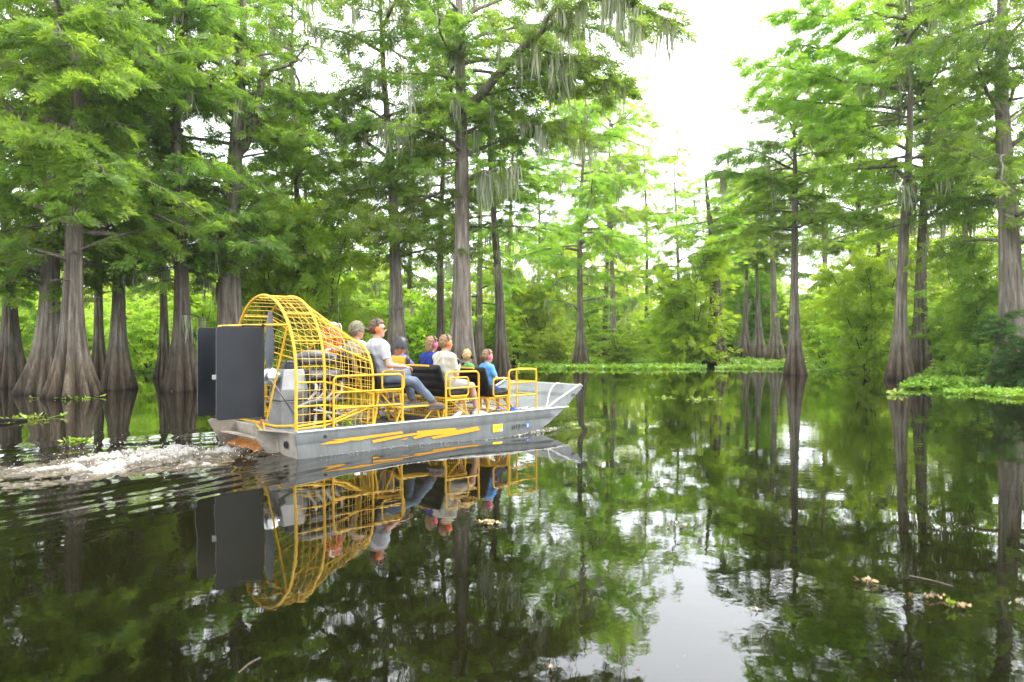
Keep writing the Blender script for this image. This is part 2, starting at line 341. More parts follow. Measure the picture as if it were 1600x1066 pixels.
# ------------------------------------------------------------------ water sheet with the boat's waves
def wave(X, Y):
    dx, dy = X - BX, Y - BY
    x = BC * dx + BS * dy; y = -BS * dx + BC * dy
    h = np.zeros_like(X)
    for sg in (-1, 1):
        d = sg * y - 1.12                                  # distance out from the hull side
        run = np.clip(5.0 - x, 0, None)
        ridge = .10 + .235 * run                           # diverging crest
        amp = .021 * np.clip(run / .8, 0, 1) * np.exp(-run / 14.) * (1 + .35 * np.sin(x * 1.7 + sg) * np.clip((run - 4) / 3, 0, 1))
        q = d - ridge
        wid = .34 + .035 * run
        h += amp * np.exp(-(q / wid) ** 2) * (d > -.4)
        inside = np.clip(-q / .5, 0, 1) * (d > -.2)
        h += -.55 * amp * np.exp(-((q + 1.9 * wid) / (wid * .9)) ** 2)
        h += amp * .42 * inside * np.sin(6.5 * q + .5 * x) * np.exp(q / 2.2) * np.clip(run / 3, 0, 1)
        h += -.075 * np.exp(-((x - 3.9) / 1.25) ** 2) * np.exp(-(np.clip(d, 0, None) / .62) ** 2) * (d > -1.12)
        # water heaped against the fore body
        h += .022 * np.exp(-((x - 4.55) / .6) ** 2) * np.exp(-np.clip(d, 0, None) / .16) * (d > -.5)
    # short ripples sweeping out behind the main crest
    d = -y - 1.12; run = np.clip(5.0 - x, 0, None); q = d - (.10 + .235 * run)
    h += .0042 * np.exp(-((q + .9) / .8) ** 2) * np.clip((run - 3.5) / 3, 0, 1) * np.exp(-np.clip(run - 7, 0, None) / 7) * np.sin(2 * math.pi * (q + .12 * np.sin(x * .9)) / .30)
    wk = np.clip(-x / 1.0, 0, 1) * np.exp(-np.clip(-x, 0, None) / 9)
    P = np.stack([x * 1.1, y * 2.4, 0 * x], -1)
    band = np.exp(-(y / (1.5 + .22 * np.clip(-x, 0, None))) ** 2)
    h += wk * band * .055 * fbm(P, 3)
    P2 = np.stack([X * .55, Y * .8, 0 * X], -1)
    h += .0022 * fbm(P2, 2)
    return h
def axis_pts(lo, hi, fine_lo, fine_hi, step):
    a = list(np.arange(fine_lo, fine_hi + 1e-6, step)); s = step; p = fine_hi
    while p < hi: s *= 1.28; p += s; a.append(min(p, hi))
    s = step; p = fine_lo
    while p > lo: s *= 1.28; p -= s; a.insert(0, max(p, lo))
    return np.array(sorted(set(np.round(a, 4))))
gx = axis_pts(-420, 420, -10.5, 4.5, .058); gy = axis_pts(-40, 700, 3.4, 15.5, .058)
XX, YY = np.meshgrid(gx, gy); ZZ = wave(XX, YY)
edge = np.clip((XX + 13) / 2, 0, 1) * np.clip((8 - XX) / 2, 0, 1) * np.clip((YY - 2.4) / 1, 0, 1) * np.clip((19 - YY) / 2.5, 0, 1)
ZZ = ZZ * edge
nx, ny = len(gx), len(gy); idx = np.arange(nx * ny).reshape(ny, nx)
Fq = np.stack([idx[:-1, :-1], idx[:-1, 1:], idx[1:, 1:], idx[1:, :-1]], -1).reshape(-1, 4)
water = link('water', np_mesh('water', np.stack([XX, YY, ZZ], -1).reshape(-1, 3), Fq), M['water'], None, True)
tag(water, kind='structure', label='dark still swamp water mirroring the trees')

# ground: lake bed that rises out of the water far behind the trees
gx2 = np.linspace(-500, 500, 81); gy2 = np.concatenate([np.linspace(-40, 140, 46), np.linspace(160, 900, 12)])
XX, YY = np.meshgrid(gx2, gy2)
sh = 66 + 9 * np.sin(XX * .05) + 6 * np.sin(XX * .013 + 1) - 8 * np.clip((-XX - 12) / 20, 0, 1)
ZZ = -.9 + 1.25 / (1 + np.exp(-(YY - sh) / 4)) + .12 * fbm(np.stack([XX * .2, YY * .2, 0 * XX], -1), 3)
nx, ny = len(gx2), len(gy2); idx = np.arange(nx * ny).reshape(ny, nx)
Fq = np.stack([idx[:-1, :-1], idx[:-1, 1:], idx[1:, 1:], idx[1:, :-1]], -1).reshape(-1, 4)
tag(link('ground', np_mesh('ground', np.stack([XX, YY, ZZ], -1).reshape(-1, 3), Fq), M['ground'], None, True), kind='structure', label='low swamp ground behind the flooded trees')

# ------------------------------------------------------------------ trees
def spray_template(n, w=.16, l=.34, seed=0):
    """feathery cypress sprig along +x: n pointed leaflets, unit length"""
    r = np.random.RandomState(seed); V = []
    for i in range(n):
        t = .04 + .96 * (i / n); sd = 1 if i % 2 else -1
        a = sd * r.uniform(.55, 1.0) if i < n - 1 else 0; L = l * r.uniform(.75, 1.15) * (1.15 - .55 * t); b = w * r.uniform(.7, 1.2) * .5
        p = np.array([t * .8, 0, -.10 * t * t]); d = np.array([math.cos(a), math.sin(a), r.uniform(-.35, .15)]); d /= np.linalg.norm(d)
        q = np.array([-d[1], d[0], 0]); q /= np.linalg.norm(q) + 1e-9
        V += [p - d * .01, p + d * L * .5 + q * b, p + d * L]
        if False: V += [p]
    return np.array(V, np.float32)       # 3 verts per leaflet -> triangles
def quad_template(n, w, l, seed=0, spread=1.0):
    """broad-leaf sprig: n leaves, each a 2-triangle blade"""
    r = np.random.RandomState(seed); V = []
    for i in range(n):
        t = .1 + .9 * i / n; sd = 1 if i % 2 else -1; a = sd * r.uniform(.5, 1.2) * spread; L = l * r.uniform(.7, 1.2)
        p = np.array([t * .8, 0, 0]); d = np.array([math.cos(a), math.sin(a), r.uniform(-.5, .4)]); d /= np.linalg.norm(d)
        q = np.cross(d, [0, 0, 1]); q /= np.linalg.norm(q) + 1e-9; q = q * w * .5 + np.array([0, 0, r.uniform(-.3, .3) * w])
        m = p + d * L * .5
        V += [p, m + q, p + d * L, p, p + d * L, m - q]
    return np.array(V, np.float32)
TPL = [spray_template(11, .215, .44, s) for s in range(4)]
TPL_FAR = [spray_template(9, .30, .50, 10 + s) for s in range(3)]
TPL_BROAD = [quad_template(7, .20, .42, 20 + s) for s in range(3)]
def bake_sprays(P, D, S, RND, rng, tpl, roll=.5):
    """P (n,3) positions, D (n,3) directions, S sizes, RND per-sprig random -> V, F, attr"""
    n = len(P)
    if n == 0: return np.zeros((0, 3)), np.zeros((0, 3), int), np.zeros(0)
    D = D / (np.linalg.norm(D, axis=1, keepdims=True) + 1e-9)
    up = np.tile(np.array([0, 0, 1.]), (n, 1)) + rng.normal(0, roll, (n, 3))
    Yv = np.cross(up, D); Yv /= np.linalg.norm(Yv, axis=1, keepdims=True) + 1e-9; Zv = np.cross(D, Yv)
    outV = []; outA = []
    pick = rng.randint(0, len(tpl), n)
    for k, T in enumerate(tpl):
        m = pick == k
        if not m.any(): continue
        v = P[m][:, None, :] + S[m][:, None, None] * (T[None, :, 0:1] * D[m][:, None, :] + T[None, :, 1:2] * Yv[m][:, None, :] + T[None, :, 2:3] * Zv[m][:, None, :])
        outV.append(v.reshape(-1, 3)); outA.append(np.repeat(RND[m], T.shape[0]))
    V = np.concatenate(outV); F = np.arange(len(V)).reshape(-1, 3); return V, F, np.concatenate(outA)
def clumpy(P, s=.55): return np.clip(.5 + 1.0 * fbm(P * s, 2), 0, 1)
def limb_path(base, az, L, pitch, droop, rng, n=7, wob=.06):
    t = np.linspace(0, 1, n); w = np.cumsum(rng.normal(0, wob, n)) * t
    h = np.stack([np.cos(az + w), np.sin(az + w)], -1) * (L * t)[:, None]
    z = L * (math.sin(pitch) * t - droop * t * t) + np.cumsum(rng.normal(0, .02 * L / 3, n)) * (t > 0)
    return np.concatenate([h * math.cos(pitch), z[:, None]], 1) + base
def samp(path, t):
    t = np.atleast_1d(t) * (len(path) - 1); i = np.clip(t.astype(int), 0, len(path) - 2); f = (t - i)[:, None]
    return path[i] * (1 - f) + path[i + 1] * f
def foliate(path, L, rng, S, P, D, size, dens=1., droop=.25, t0=.22, twigs=None, sub_k=4.2):
    """sub-branches and sprigs along one limb; appends to P, D, S lists"""
    ns = max(3, int(L * sub_k)); d_end = path[-1] - path[-2]
    for j in range(ns):
        t = t0 + (1 - t0) * (j + rng.uniform(0, 1)) / ns; b = samp(path, t)[0]; q = samp(path, min(1, t + .05))[0] - samp(path, max(0, t - .05))[0]
        az = math.atan2(q[1], q[0]) + (1 if j % 2 else -1) * rng.uniform(.45, 1.15); l = (.30 + .30 * L * (1.1 - t)) * rng.uniform(.6, 1.25)
        e = np.array([math.cos(az), math.sin(az), rng.uniform(-.70, .55)]) * l
        m = max(3, int(l * 13 * dens)); u = np.sort(rng.uniform(.08, 1, m)); pts = b + e * u[:, None]; pts[:, 2] -= droop * l * u * u
        sd = np.where(np.arange(m) % 2, 1, -1) * rng.uniform(.25, .95, m); a2 = az + sd
        d = np.stack([np.cos(a2), np.sin(a2), rng.uniform(-.75, .05, m)], -1)
        P.append(pts); D.append(d); S.append(size * rng.uniform(.65, 1.25, m))
        if twigs is not None: twigs.append((b, b + e + np.array([0, 0, -droop * l])))
def moss_bunch(c, L, rng, V, A, n=14, wid=.10):
    """hanging strands: tapering strips"""
    for k in range(n):
        o = np.array([rng.normal(0, wid), rng.normal(0, wid), 0]); l = 1.25 * L * rng.uniform(.35, 1.0); w = rng.uniform(.010, .028); a = rng.uniform(0, 6.28)
        q = np.array([math.cos(a), math.sin(a), 0]) * w; p = np.array(c) + o; s1 = rng.normal(0, .05, 3) * l; s1[2] = 0; s2 = s1 + rng.normal(0, .06, 3) * l
        m1 = p + [0, 0, -l * .45] + s1; e = p + [0, 0, -l] + s2; s2[2] = 0
        V += [p - q, p + q, m1 + q * 1.2, p - q, m1 + q * 1.2, m1 - q * 1.2, m1 - q * 1.2, m1 + q * 1.2, e]
        A += [rng.uniform(0, 1)] * 9
def fast_tubes(paths, n=5):
    V = []; F = []; o = 0
    for pts, r0, r1 in paths:
        pts = np.asarray(pts, float); m = len(pts); T = np.gradient(pts, axis=0); T /= np.linalg.norm(T, axis=1, keepdims=True) + 1e-9
        ref = np.where(np.abs(T[:, 2:3]) > .9, np.array([[1., 0, 0]]), np.array([[0, 0, 1.]])); A = np.cross(T, ref); A /= np.linalg.norm(A, axis=1, keepdims=True) + 1e-9; B = np.cross(T, A)
        rr = np.linspace(r0, r1, m)[:, None, None]; an = np.arange(n) * 2 * math.pi / n
        v = pts[:, None, :] + rr * (np.cos(an)[None, :, None] * A[:, None, :] + np.sin(an)[None, :, None] * B[:, None, :])
        V.append(v.reshape(-1, 3)); i = (np.arange(m - 1) * n)[:, None] + np.arange(n)[None]; j = (np.arange(m - 1) * n)[:, None] + (np.arange(n) + 1)[None] % n
        F.append(np.stack([i, j, j + n, i + n], -1).reshape(-1, 4) + o); o += m * n
    return np.concatenate(V), np.concatenate(F)
def crown_proto(seed, z0=4.2, z1=15.6, L0=3.6, L1=2.3, n=60, size=.39, dens=1.32, tpl=None, sub_k=4.0):
    rng = np.random.RandomState(seed); P, D, S, tw, tubes = [], [], [], [], []; mV, mA = [], []
    cl = rng.uniform(0, 1, 5)                                   # a few bald stretches, so that no two sides match
    for i in range(n):
        u = (i + rng.uniform(0, 1)) / n; z = z0 + (z1 - z0) * u; az = i * 2.399 + rng.uniform(-.7, .7)
        if rng.rand() < .25 * (1 + math.sin(az * 1.0 + 6.28 * cl[0] + 5 * u)): continue
        L = (L0 * (1 - u) + L1 * u) * rng.choice([.45, .7, .9, 1.1, 1.3]) * rng.uniform(.9, 1.1); b = np.array([0, 0, z])
        path = limb_path(b, az, L, rng.uniform(-.15, .65) + .2 * u, rng.uniform(.10, .55), rng, wob=.12)
        tubes.append((path, .016 + .016 * L, .007)); foliate(path, L, rng, S, P, D, size, dens, droop=rng.uniform(.15, .6), twigs=tw, t0=.15, sub_k=sub_k)
        if rng.rand() < .5:
            for k in range(rng.randint(1, 4)): moss_bunch(samp(path, rng.uniform(.25, .95))[0], rng.uniform(.4, 1.5), rng, mV, mA)
    P = np.concatenate(P); D = np.concatenate(D); D[:, 2] += rng.normal(-.15, .45, len(D)); S = np.concatenate(S)
    rnd = np.clip(clumpy(P + seed * 7., .8) * .75 + rng.uniform(-.12, .37, len(P)), 0, 1)
    V, F, A = bake_sprays(P, D, S, rnd, rng, tpl or TPL, 1.3); cr = np_mesh('crown', V, F, {'rnd': A}); cr.materials.append(M['leaf'])
    V1, F1 = fast_tubes(tubes, 5); V2, F2 = fast_tubes([(np.array([a, b]), .010, .003) for a, b in tw], 3); br = np_mesh('branches', np.concatenate([V1, V2]), np.concatenate([F1, F2 + len(V1)])); br.materials.append(M['bark'])
    br.polygons.foreach_set('use_smooth', [True] * len(br.polygons)); V = np.array(mV); mo = np_mesh('hanging_moss', V, np.arange(len(V)).reshape(-1, 3), {'rnd': mA}); mo.materials.append(M['moss'])
    return cr, br, mo
CRP = [crown_proto(500 + k) for k in range(6)]
def put(name, me, parent, mat=None, kind=None, loc=(0, 0, 0), rz=0, sc=(1, 1, 1), rot=None):
    o = bpy.data.objects.new(name, me); COL.objects.link(o); o.parent = parent; o.location = loc; o.rotation_euler = rot or (0, 0, rz); o.scale = sc
    if mat: o.material_slots[0].link = 'OBJECT'; o.material_slots[0].material = M[mat]
    if kind: o['kind'] = kind
    return o
class Trunk:
    def __init__(s, rb, rt, H, hb, rng, lean=(0, 0), wob=.25, bend=None, nf=9, flute=.34):
        s.rb, s.rt, s.H, s.hb, s.lean, s.nf, s.fl = rb, rt, H, hb, lean, nf, flute
        s.ph = rng.uniform(0, 6.28, 4); s.wob = wob; s.rng = rng; s.bend = bend
    def c(s, z):
        z = np.asarray(z, float); u = np.clip(z / s.H, 0, 1)
        x = s.lean[0] * z + s.wob * (np.sin(u * 5 + s.ph[0]) - math.sin(s.ph[0])) * u
        y = s.lean[1] * z + s.wob * (np.sin(u * 4 + s.ph[1]) - math.sin(s.ph[1])) * u
        return np.stack([x, y, z], -1)
    def r(s, z): u = np.clip(np.asarray(z, float) / s.H, 0, 1); return s.rt * (1 - .86 * u) + (s.rb - s.rt) * np.exp(-(np.clip(z, 0, None) / s.hb) ** 1.25)
    def mesh(s, n=120, rings=42):
        zs = np.concatenate([[-.6], np.linspace(-.05, s.hb * 3, 26), np.linspace(s.hb * 3.2, s.H, rings - 26)])
        th = np.linspace(0, 2 * math.pi, n, endpoint=False); V = []
        for z in zs:
            fade = math.exp(-max(z, 0) / (s.hb * 2.1)); r = float(s.r(max(z, 0)))
            a = s.nf * th + .9 * np.sin(2 * th + s.ph[2]) + .7 * np.sin(3 * th + s.ph[3]) + .12 * z
            lobes = (np.abs(np.cos(a / 2)) ** .9 - .66) * 2.1 * s.fl * fade * (1 + .4 * np.sin(th * 2 + s.ph[0]))
            P = np.stack([np.cos(th) * 2.2, np.sin(th) * 2.2, np.full(n, z * .5)], -1)
            rr = r * (1 + lobes + .09 * fbm(P + s.ph[0], 3) + .025 * np.sin(11 * th + s.ph[1] + z * .15))
            c = s.c(z); V.append(np.stack([c[0] + rr * np.cos(th), c[1] + rr * np.sin(th), np.full(n, z)], -1))
        V = np.concatenate(V); m = len(zs); i = (np.arange(m - 1) * n)[:, None] + np.arange(n)[None]; j = (np.arange(m - 1) * n)[:, None] + (np.arange(n) + 1)[None] % n
        return V, np.stack([i, j, j + n, i + n], -1).reshape(-1, 4)
def tree(name, label, X, Y, rb, rt, H, hb, z0, L0, L1, n, seed, cat='tree', leaf='leaf', bark='bark', size=.50, dens=1., lean=(0, 0), moss=0, group=None,
         limbs=(), tpl=None, nf=9, flute=.34, z1=None, bias=None, wob=.25, pitch=(.0, .35), dead=3, azs=None, gap=None):
    """one cypress: trunk, limbs, crown, moss. limbs: extra hand-placed limb polylines in world coordinates (points, r0, r1, leafy, mossy)"""
    rng = np.random.RandomState(seed); root = empty(name, (X, Y, 0)); T = Trunk(rb, rt, H, hb, rng, lean, wob, nf=nf, flute=flute)
    V, F = T.mesh(); link('trunk', np_mesh('trunk', V, F), M[bark], root, True)
    P, D, S, tw, tubes = [], [], [], [], []; mV, mA = [], []
    k = seed % len(CRP); rz = rng.uniform(0, 6.28) if bias is None else bias[0] + rng.uniform(-.4, .4); sz = (H - .4 - z0) / 11.4; sr = (L0 + .5) / 3.6 * (1 if Y < 40 else 1.1)
    tc = T.c(z0 + 4.0); lx = math.atan2(T.c(H)[0] - T.c(z0)[0], H - z0); off = (float(tc[0]) - (z0 + 4) * math.tan(lx) * 0, 0, z0 - 4.2 * sz)
    off = (float(T.c(z0)[0]) - (4.2 * sz) * math.tan(lx), float(tc[1]), z0 - 4.2 * sz)
    hold = put('crown_axis', None, root, loc=off, rot=(0, lx, 0)) if False else None
    for nm, me, mt, kd in zip(('crown', 'branches', 'hanging_moss'), CRP[k], (leaf, bark, None), (None, 'stuff', 'stuff')):
        if nm == 'hanging_moss' and not moss: continue
        o = put(nm, me, root, mt, kd); o.matrix_local = Matrix.Translation(off) @ Matrix.Rotation(lx, 4, 'Y') @ Matrix.Rotation(rz, 4, 'Z') @ Matrix.Diagonal((sr, sr, sz, 1))
    for i in range(dead):          # bare grey twigs under the crown
        z = rng.uniform(z0 * .55, z0 + 1.5); L = rng.uniform(.7, 1.8); path = limb_path(T.c(z), rng.uniform(0, 6.28), L, rng.uniform(-.2, .3), .2, rng, wob=.25); tubes.append((path, .02, .004))
        for k in range(3):
            t = rng.uniform(.3, .9); tubes.append((limb_path(samp(path, t)[0], rng.uniform(0, 6.28), L * .4, .1, .2, rng, 4, .3), .008, .003))
        if moss and rng.rand() < .7: moss_bunch(samp(path, .6)[0], rng.uniform(.4, 1.), rng, mV, mA)
    for pts, r0, r1, leafy, mossy in limbs:
        pts = np.array([tuple(p) for p in pts]) - np.array([X, Y, 0]); fine = samp(pts, np.linspace(0, 1, 14)); fine[1:-1] += rng.normal(0, .03, (12, 3)); V, F = fast_tubes([(fine, r0, r1)], 9); link('limb', np_mesh('limb', V, F), M[bark], root, True)
        L = float(np.linalg.norm(pts[-1] - pts[0]))
        if leafy: foliate(fine, L, rng, S, P, D, size, dens * leafy * 1.35, t0=.25, twigs=tw)
        for k in range(int(mossy)): moss_bunch(samp(fine, rng.uniform(.2, .98))[0], rng.uniform(.5, 1.7), rng, mV, mA, 16)
    V1, F1 = fast_tubes(tubes); V2, F2 = fast_tubes([(np.array([a, b]), .011, .003) for a, b in tw] or [(np.array([[0, 0, 3.], [0, 0, 3.1]]), .01, .01)], 3); V, F = np.concatenate([V1, V2]), np.concatenate([F1, F2 + len(V1)]); tag(link('dead_twigs', np_mesh('dead_twigs', V, F), M[bark], root, True), kind='stuff')
    if P:
      P = np.concatenate(P); D = np.concatenate(D); S = np.concatenate(S)
      rnd = np.clip(clumpy(P + np.array([X, Y, 0]), .6) * .75 + rng.uniform(-.12, .37, len(P)), 0, 1)
      V, F, A = bake_sprays(P, D, S * .85, rnd, rng, tpl or TPL, 1.2); link('bough_foliage', np_mesh('bough_foliage', V, F, {'rnd': A}), M[leaf], root)
    if mV:
        V = np.array(mV); tag(link('hanging_moss', np_mesh('hanging_moss', V, np.arange(len(V)).reshape(-1, 3), {'rnd': mA}), M['moss'], root), kind='stuff')
    tag(root, label, cat, group or 'bald cypress trees standing in the water'); return root

# front rank, left to right
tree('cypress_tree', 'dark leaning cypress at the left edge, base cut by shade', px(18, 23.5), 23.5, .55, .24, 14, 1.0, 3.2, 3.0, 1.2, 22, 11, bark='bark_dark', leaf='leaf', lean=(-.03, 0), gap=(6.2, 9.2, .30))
tree('cypress_tree', 'broad fluted grey cypress, back one of the overlapping pair at left', px(72, 20.6), 20.6, .63, .28, 15, 1.05, 3.1, 3.5, 1.6, 30, 12, lean=(.035, 0), nf=10, bias=(-1.6, .15), gap=(6.2, 9.2, .30))
tree('cypress_tree', 'broad fluted grey cypress with widest skirt, front one of the left pair', px(114, 19.2), 19.2, .63, .27, 15.5, 1.05, 3.4, 3.7, 1.6, 32, 13, lean=(-.012, .01), nf=11, flute=.40, bias=(-1.57, .25), limbs=[([at(112, 300, 19.2), at(128, 312, 17.6), at(110, 340, 16)], .05, .012, 1.3, 0), ([at(112, 200, 19.2), at(92, 205, 17), at(66, 222, 15.4)], .05, .012, 1.4, 0), ([at(112, 110, 19.2), at(138, 112, 17), at(150, 135, 15.6)], .05, .012, 1.4, 0), ([at(110, 250, 19.2), at(140, 252, 17.4), at(165, 270, 16)], .05, .012, 1.4, 0), ([at(112, 30, 19.2), at(90, 40, 17), at(96, 62, 15.4)], .05, .012, 1.4, 0)])
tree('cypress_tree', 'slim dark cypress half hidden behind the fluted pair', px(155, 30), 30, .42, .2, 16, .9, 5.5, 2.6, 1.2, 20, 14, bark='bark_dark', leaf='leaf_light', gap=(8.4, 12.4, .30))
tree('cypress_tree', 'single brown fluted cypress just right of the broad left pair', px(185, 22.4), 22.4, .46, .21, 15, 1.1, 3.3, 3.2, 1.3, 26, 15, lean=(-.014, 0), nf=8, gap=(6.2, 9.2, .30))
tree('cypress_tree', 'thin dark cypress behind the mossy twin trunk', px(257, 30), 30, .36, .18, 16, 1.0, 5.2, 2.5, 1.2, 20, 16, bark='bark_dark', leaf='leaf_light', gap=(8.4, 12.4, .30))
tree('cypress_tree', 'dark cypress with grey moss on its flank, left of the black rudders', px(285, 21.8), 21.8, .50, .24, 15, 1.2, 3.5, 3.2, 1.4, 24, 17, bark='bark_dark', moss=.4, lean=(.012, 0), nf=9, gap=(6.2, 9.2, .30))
tree('cypress_tree', 'stout forked brown cypress rising directly behind the propeller cage', px(360, 23), 23, .72, .42, 14.5, 1.2, 3.9, 3.4, 1.5, 30, 18, lean=(.004, 0), nf=8, bias=(0, .2),
     limbs=[([at(352, 375, 23), at(300, 348, 22.6), at(262, 328, 22.2), at(198, 284, 21.6)], .11, .03, .9, 1),
            ([at(368, 250, 23), at(392, 205, 22.8), at(404, 178, 22.8), at(412, 90, 22.6)], .19, .10, .4, 0),
            ([at(410, 122, 22.4), at(440, 104, 21.8), at(465, 92, 21.4), at(482, 62, 21)], .06, .025, 0, 0),
            ([at(466, 92, 21.4), at(500, 96, 21), at(540, 118, 20.6)], .03, .008, 0, 0)])
tree('cypress_tree', 'slim grey cypress between the forked trunk and the sunglasses man', px(466, 27), 27, .36, .17, 16.5, 1.1, 5.4, 3.0, 1.5, 24, 43, leaf='leaf', moss=.4)
tree('cypress_tree', 'grey cypress behind the seated man in sunglasses', px(622, 25.5), 25.5, .56, .27, 16, 1.3, 4.4, 3.3, 1.5, 28, 19, lean=(-.028, 0), nf=7, bias=(3.0, .25), moss=.2,
     limbs=[([at(600, 200, 25.5), at(575, 203, 25), at(540, 198, 24.6), at(520, 188, 24.4)], .05, .02, .5, 3)])
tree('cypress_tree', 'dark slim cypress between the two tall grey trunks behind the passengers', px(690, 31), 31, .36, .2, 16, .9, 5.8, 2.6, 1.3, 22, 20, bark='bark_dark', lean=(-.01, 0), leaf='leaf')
tree('cypress_tree', 'tallest straight grey cypress with moss hung limbs behind the benches', px(719, 24.2), 24.2, .60, .37, 17.5, 1.3, 7.6, 3.2, 2.0, 24, 21, lean=(.006, 0), nf=7, moss=.4, wob=.12,
     limbs=[([at(738, 165, 24), at(770, 126, 23), at(800, 92, 22), at(830, 64, 21.2), at(858, 28, 20.6), at(884, -14, 20)], .16, .07, .5, 5),
            ([at(832, 62, 21.2), at(868, 34, 20.8), at(905, 5, 20.4), at(960, -30, 20)], .08, .03, .9, 5),
            ([at(718, 205, 24), at(706, 180, 23.6), at(690, 168, 23.2), at(668, 146, 22.8), at(632, 129, 22.4)], .10, .03, .5, 1),
            ([at(706, 180, 23.6), at(704, 130, 23.4), at(700, 95, 23.2), at(716, 24, 23)], .05, .02, .3, 1),
            ([at(736, 279, 24), at(760, 268, 23.4), at(786, 265, 22.8), at(812, 258, 22.4)], .09, .03, .35, 11),
            ([at(742, 70, 24), at(780, 62, 23), at(825, 72, 22), at(880, 88, 21), at(950, 100, 20.4)], .06, .015, .8, 4),
            ([at(870, 0, 20.6), at(940, -20, 20), at(985, 8, 19.6), at(1000, 45, 19.4)], .04, .012, 1., 8),
            ([at(740, 150, 24), at(775, 165, 23), at(820, 185, 22.4), at(880, 215, 22)], .05, .012, .9, 6), ([at(740, 110, 24), at(800, 118, 24), at(870, 130, 24), at(950, 150, 24)], .06, .012, 1.3, 3), ([at(740, 60, 24), at(820, 40, 24.5), at(900, 40, 25), at(1000, 60, 25)], .06, .012, 1.5, 4), ([at(740, 90, 24), at(830, 95, 23), at(910, 110, 22.5), at(985, 140, 22.4)], .06, .012, 1.5, 5), ([at(900, 5, 20.5), at(960, 0, 20.4), at(1020, 18, 20.4), at(1062, 50, 20.4)], .04, .012, 1.4, 6), ([at(738, 190, 24), at(800, 190, 25), at(870, 200, 26), at(930, 225, 26)], .06, .012, 1.2, 5), ([at(736, 20, 24), at(800, -10, 24.5), at(880, -20, 25), at(960, -10, 25)], .06, .012, 1.3, 2)])
tree('cypress_tree', 'dark mossy cypress right of the tall trunk, above the two boys', px(783, 29), 29, .42, .22, 13, 1.0, 6.2, 2.6, 1.2, 16, 22, bark='bark_dark', moss=.9, lean=(-.012, 0), nf=7, dead=7)
tree('cypress_tree', 'small flared cypress alone in the weed mat beyond the bow', px(907, 44), 44, .56, .24, 18.5, 1.3, 5.4, 4.0, 1.0, 26, 23, leaf='leaf_light', moss=.9, lean=(.005, 0), nf=8, size=.62, dens=.8, pitch=(.15, .5),
     limbs=[([at(903, 484, 44), at(893, 476, 43.6), at(875, 470, 43.2), at(850, 468, 43)], .07, .02, .5, 4), ([at(909, 470, 44), at(935, 466, 43.6), at(975, 468, 43), at(1005, 462, 42.6)], .07, .02, .8, 9)])
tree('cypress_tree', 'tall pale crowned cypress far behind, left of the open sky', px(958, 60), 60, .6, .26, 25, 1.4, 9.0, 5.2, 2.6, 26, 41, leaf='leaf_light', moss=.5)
tree('cypress_tree', 'short dark leaning stump-like cypress behind the yellow-green willow', px(1119, 46), 46, .85, .5, 13, 1.6, 6.5, 3.0, 1.4, 18, 24, bark='bark_dark', leaf='leaf_light', lean=(-.03, 0), moss=.5, size=.6, dens=.8, nf=8)
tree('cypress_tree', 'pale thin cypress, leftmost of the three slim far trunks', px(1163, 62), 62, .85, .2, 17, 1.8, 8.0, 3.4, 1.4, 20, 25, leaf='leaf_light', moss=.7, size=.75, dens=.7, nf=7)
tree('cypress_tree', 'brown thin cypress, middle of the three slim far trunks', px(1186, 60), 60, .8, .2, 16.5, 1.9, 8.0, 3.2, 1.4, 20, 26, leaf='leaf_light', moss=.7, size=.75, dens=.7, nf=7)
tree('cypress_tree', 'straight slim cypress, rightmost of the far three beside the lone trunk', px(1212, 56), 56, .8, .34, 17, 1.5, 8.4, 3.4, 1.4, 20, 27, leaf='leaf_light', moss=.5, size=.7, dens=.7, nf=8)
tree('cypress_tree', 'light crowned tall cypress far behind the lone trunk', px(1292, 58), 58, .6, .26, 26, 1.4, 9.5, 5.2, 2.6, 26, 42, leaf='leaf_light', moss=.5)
tree('cypress_tree', 'lone tall cypress with brown waterline standing clear in open water', px(1242, 32.6), 32.6, .47, .235, 14.2, 1.3, 6.8, 3.4, 1.6, 24, 28, lean=(-.014, 0), nf=9, moss=.4, wob=.12, bias=(2.9, .25), size=.56,
     limbs=[([at(1236, 300, 32.6), at(1205, 280, 32), at(1160, 272, 31.4), at(1115, 266, 31)], .06, .02, .9, 4), ([at(1234, 262, 32.6), at(1195, 240, 32), at(1160, 232, 31.4), at(1120, 244, 31)], .06, .02, .8, 3), ([at(1243, 345, 32.6), at(1258, 320, 32.6), at(1268, 300, 32.4)], .035, .012, .2, 0)])
tree('cypress_tree', 'knobbly reddish cypress, front one of the twin trunks at right', px(1406, 28.4), 28.4, .52, .24, 18, 1.35, 6.4, 4.2, 1.8, 34, 29, lean=(.002, 0), nf=9, leaf='leaf_light', moss=.3, size=.56, bias=(3.0, .3), flute=.28,
     limbs=[([at(1408, 392, 28.4), at(1413, 345, 28.2), at(1430, 320, 28.1), at(1428, 285, 28)], .13, .10, 0, 1), ([at(1404, 186, 28.4), at(1360, 190, 28), at(1300, 196, 27.6), at(1275, 200, 27.4)], .06, .02, .9, 0),
            ([at(1404, 105, 28.4), at(1335, 90, 28), at(1280, 76, 27.6), at(1225, 66, 27.2)], .07, .02, 1.3, 0), ([at(1404, 40, 28.4), at(1340, 30, 27.6), at(1280, 22, 27), at(1215, 18, 26.6)], .06, .015, 1.4, 0), ([at(1404, 10, 28.4), at(1330, -5, 29), at(1270, -20, 29.4), at(1220, -30, 29.6)], .06, .015, 1.4, 0), ([at(1404, 170, 28.4), at(1340, 165, 28), at(1270, 160, 27.6), at(1195, 150, 27.4)], .06, .015, 1.3, 0), ([at(1404, 140, 28.4), at(1330, 130, 27), at(1250, 110, 26.4), at(1160, 95, 26)], .06, .015, 1., 0)])
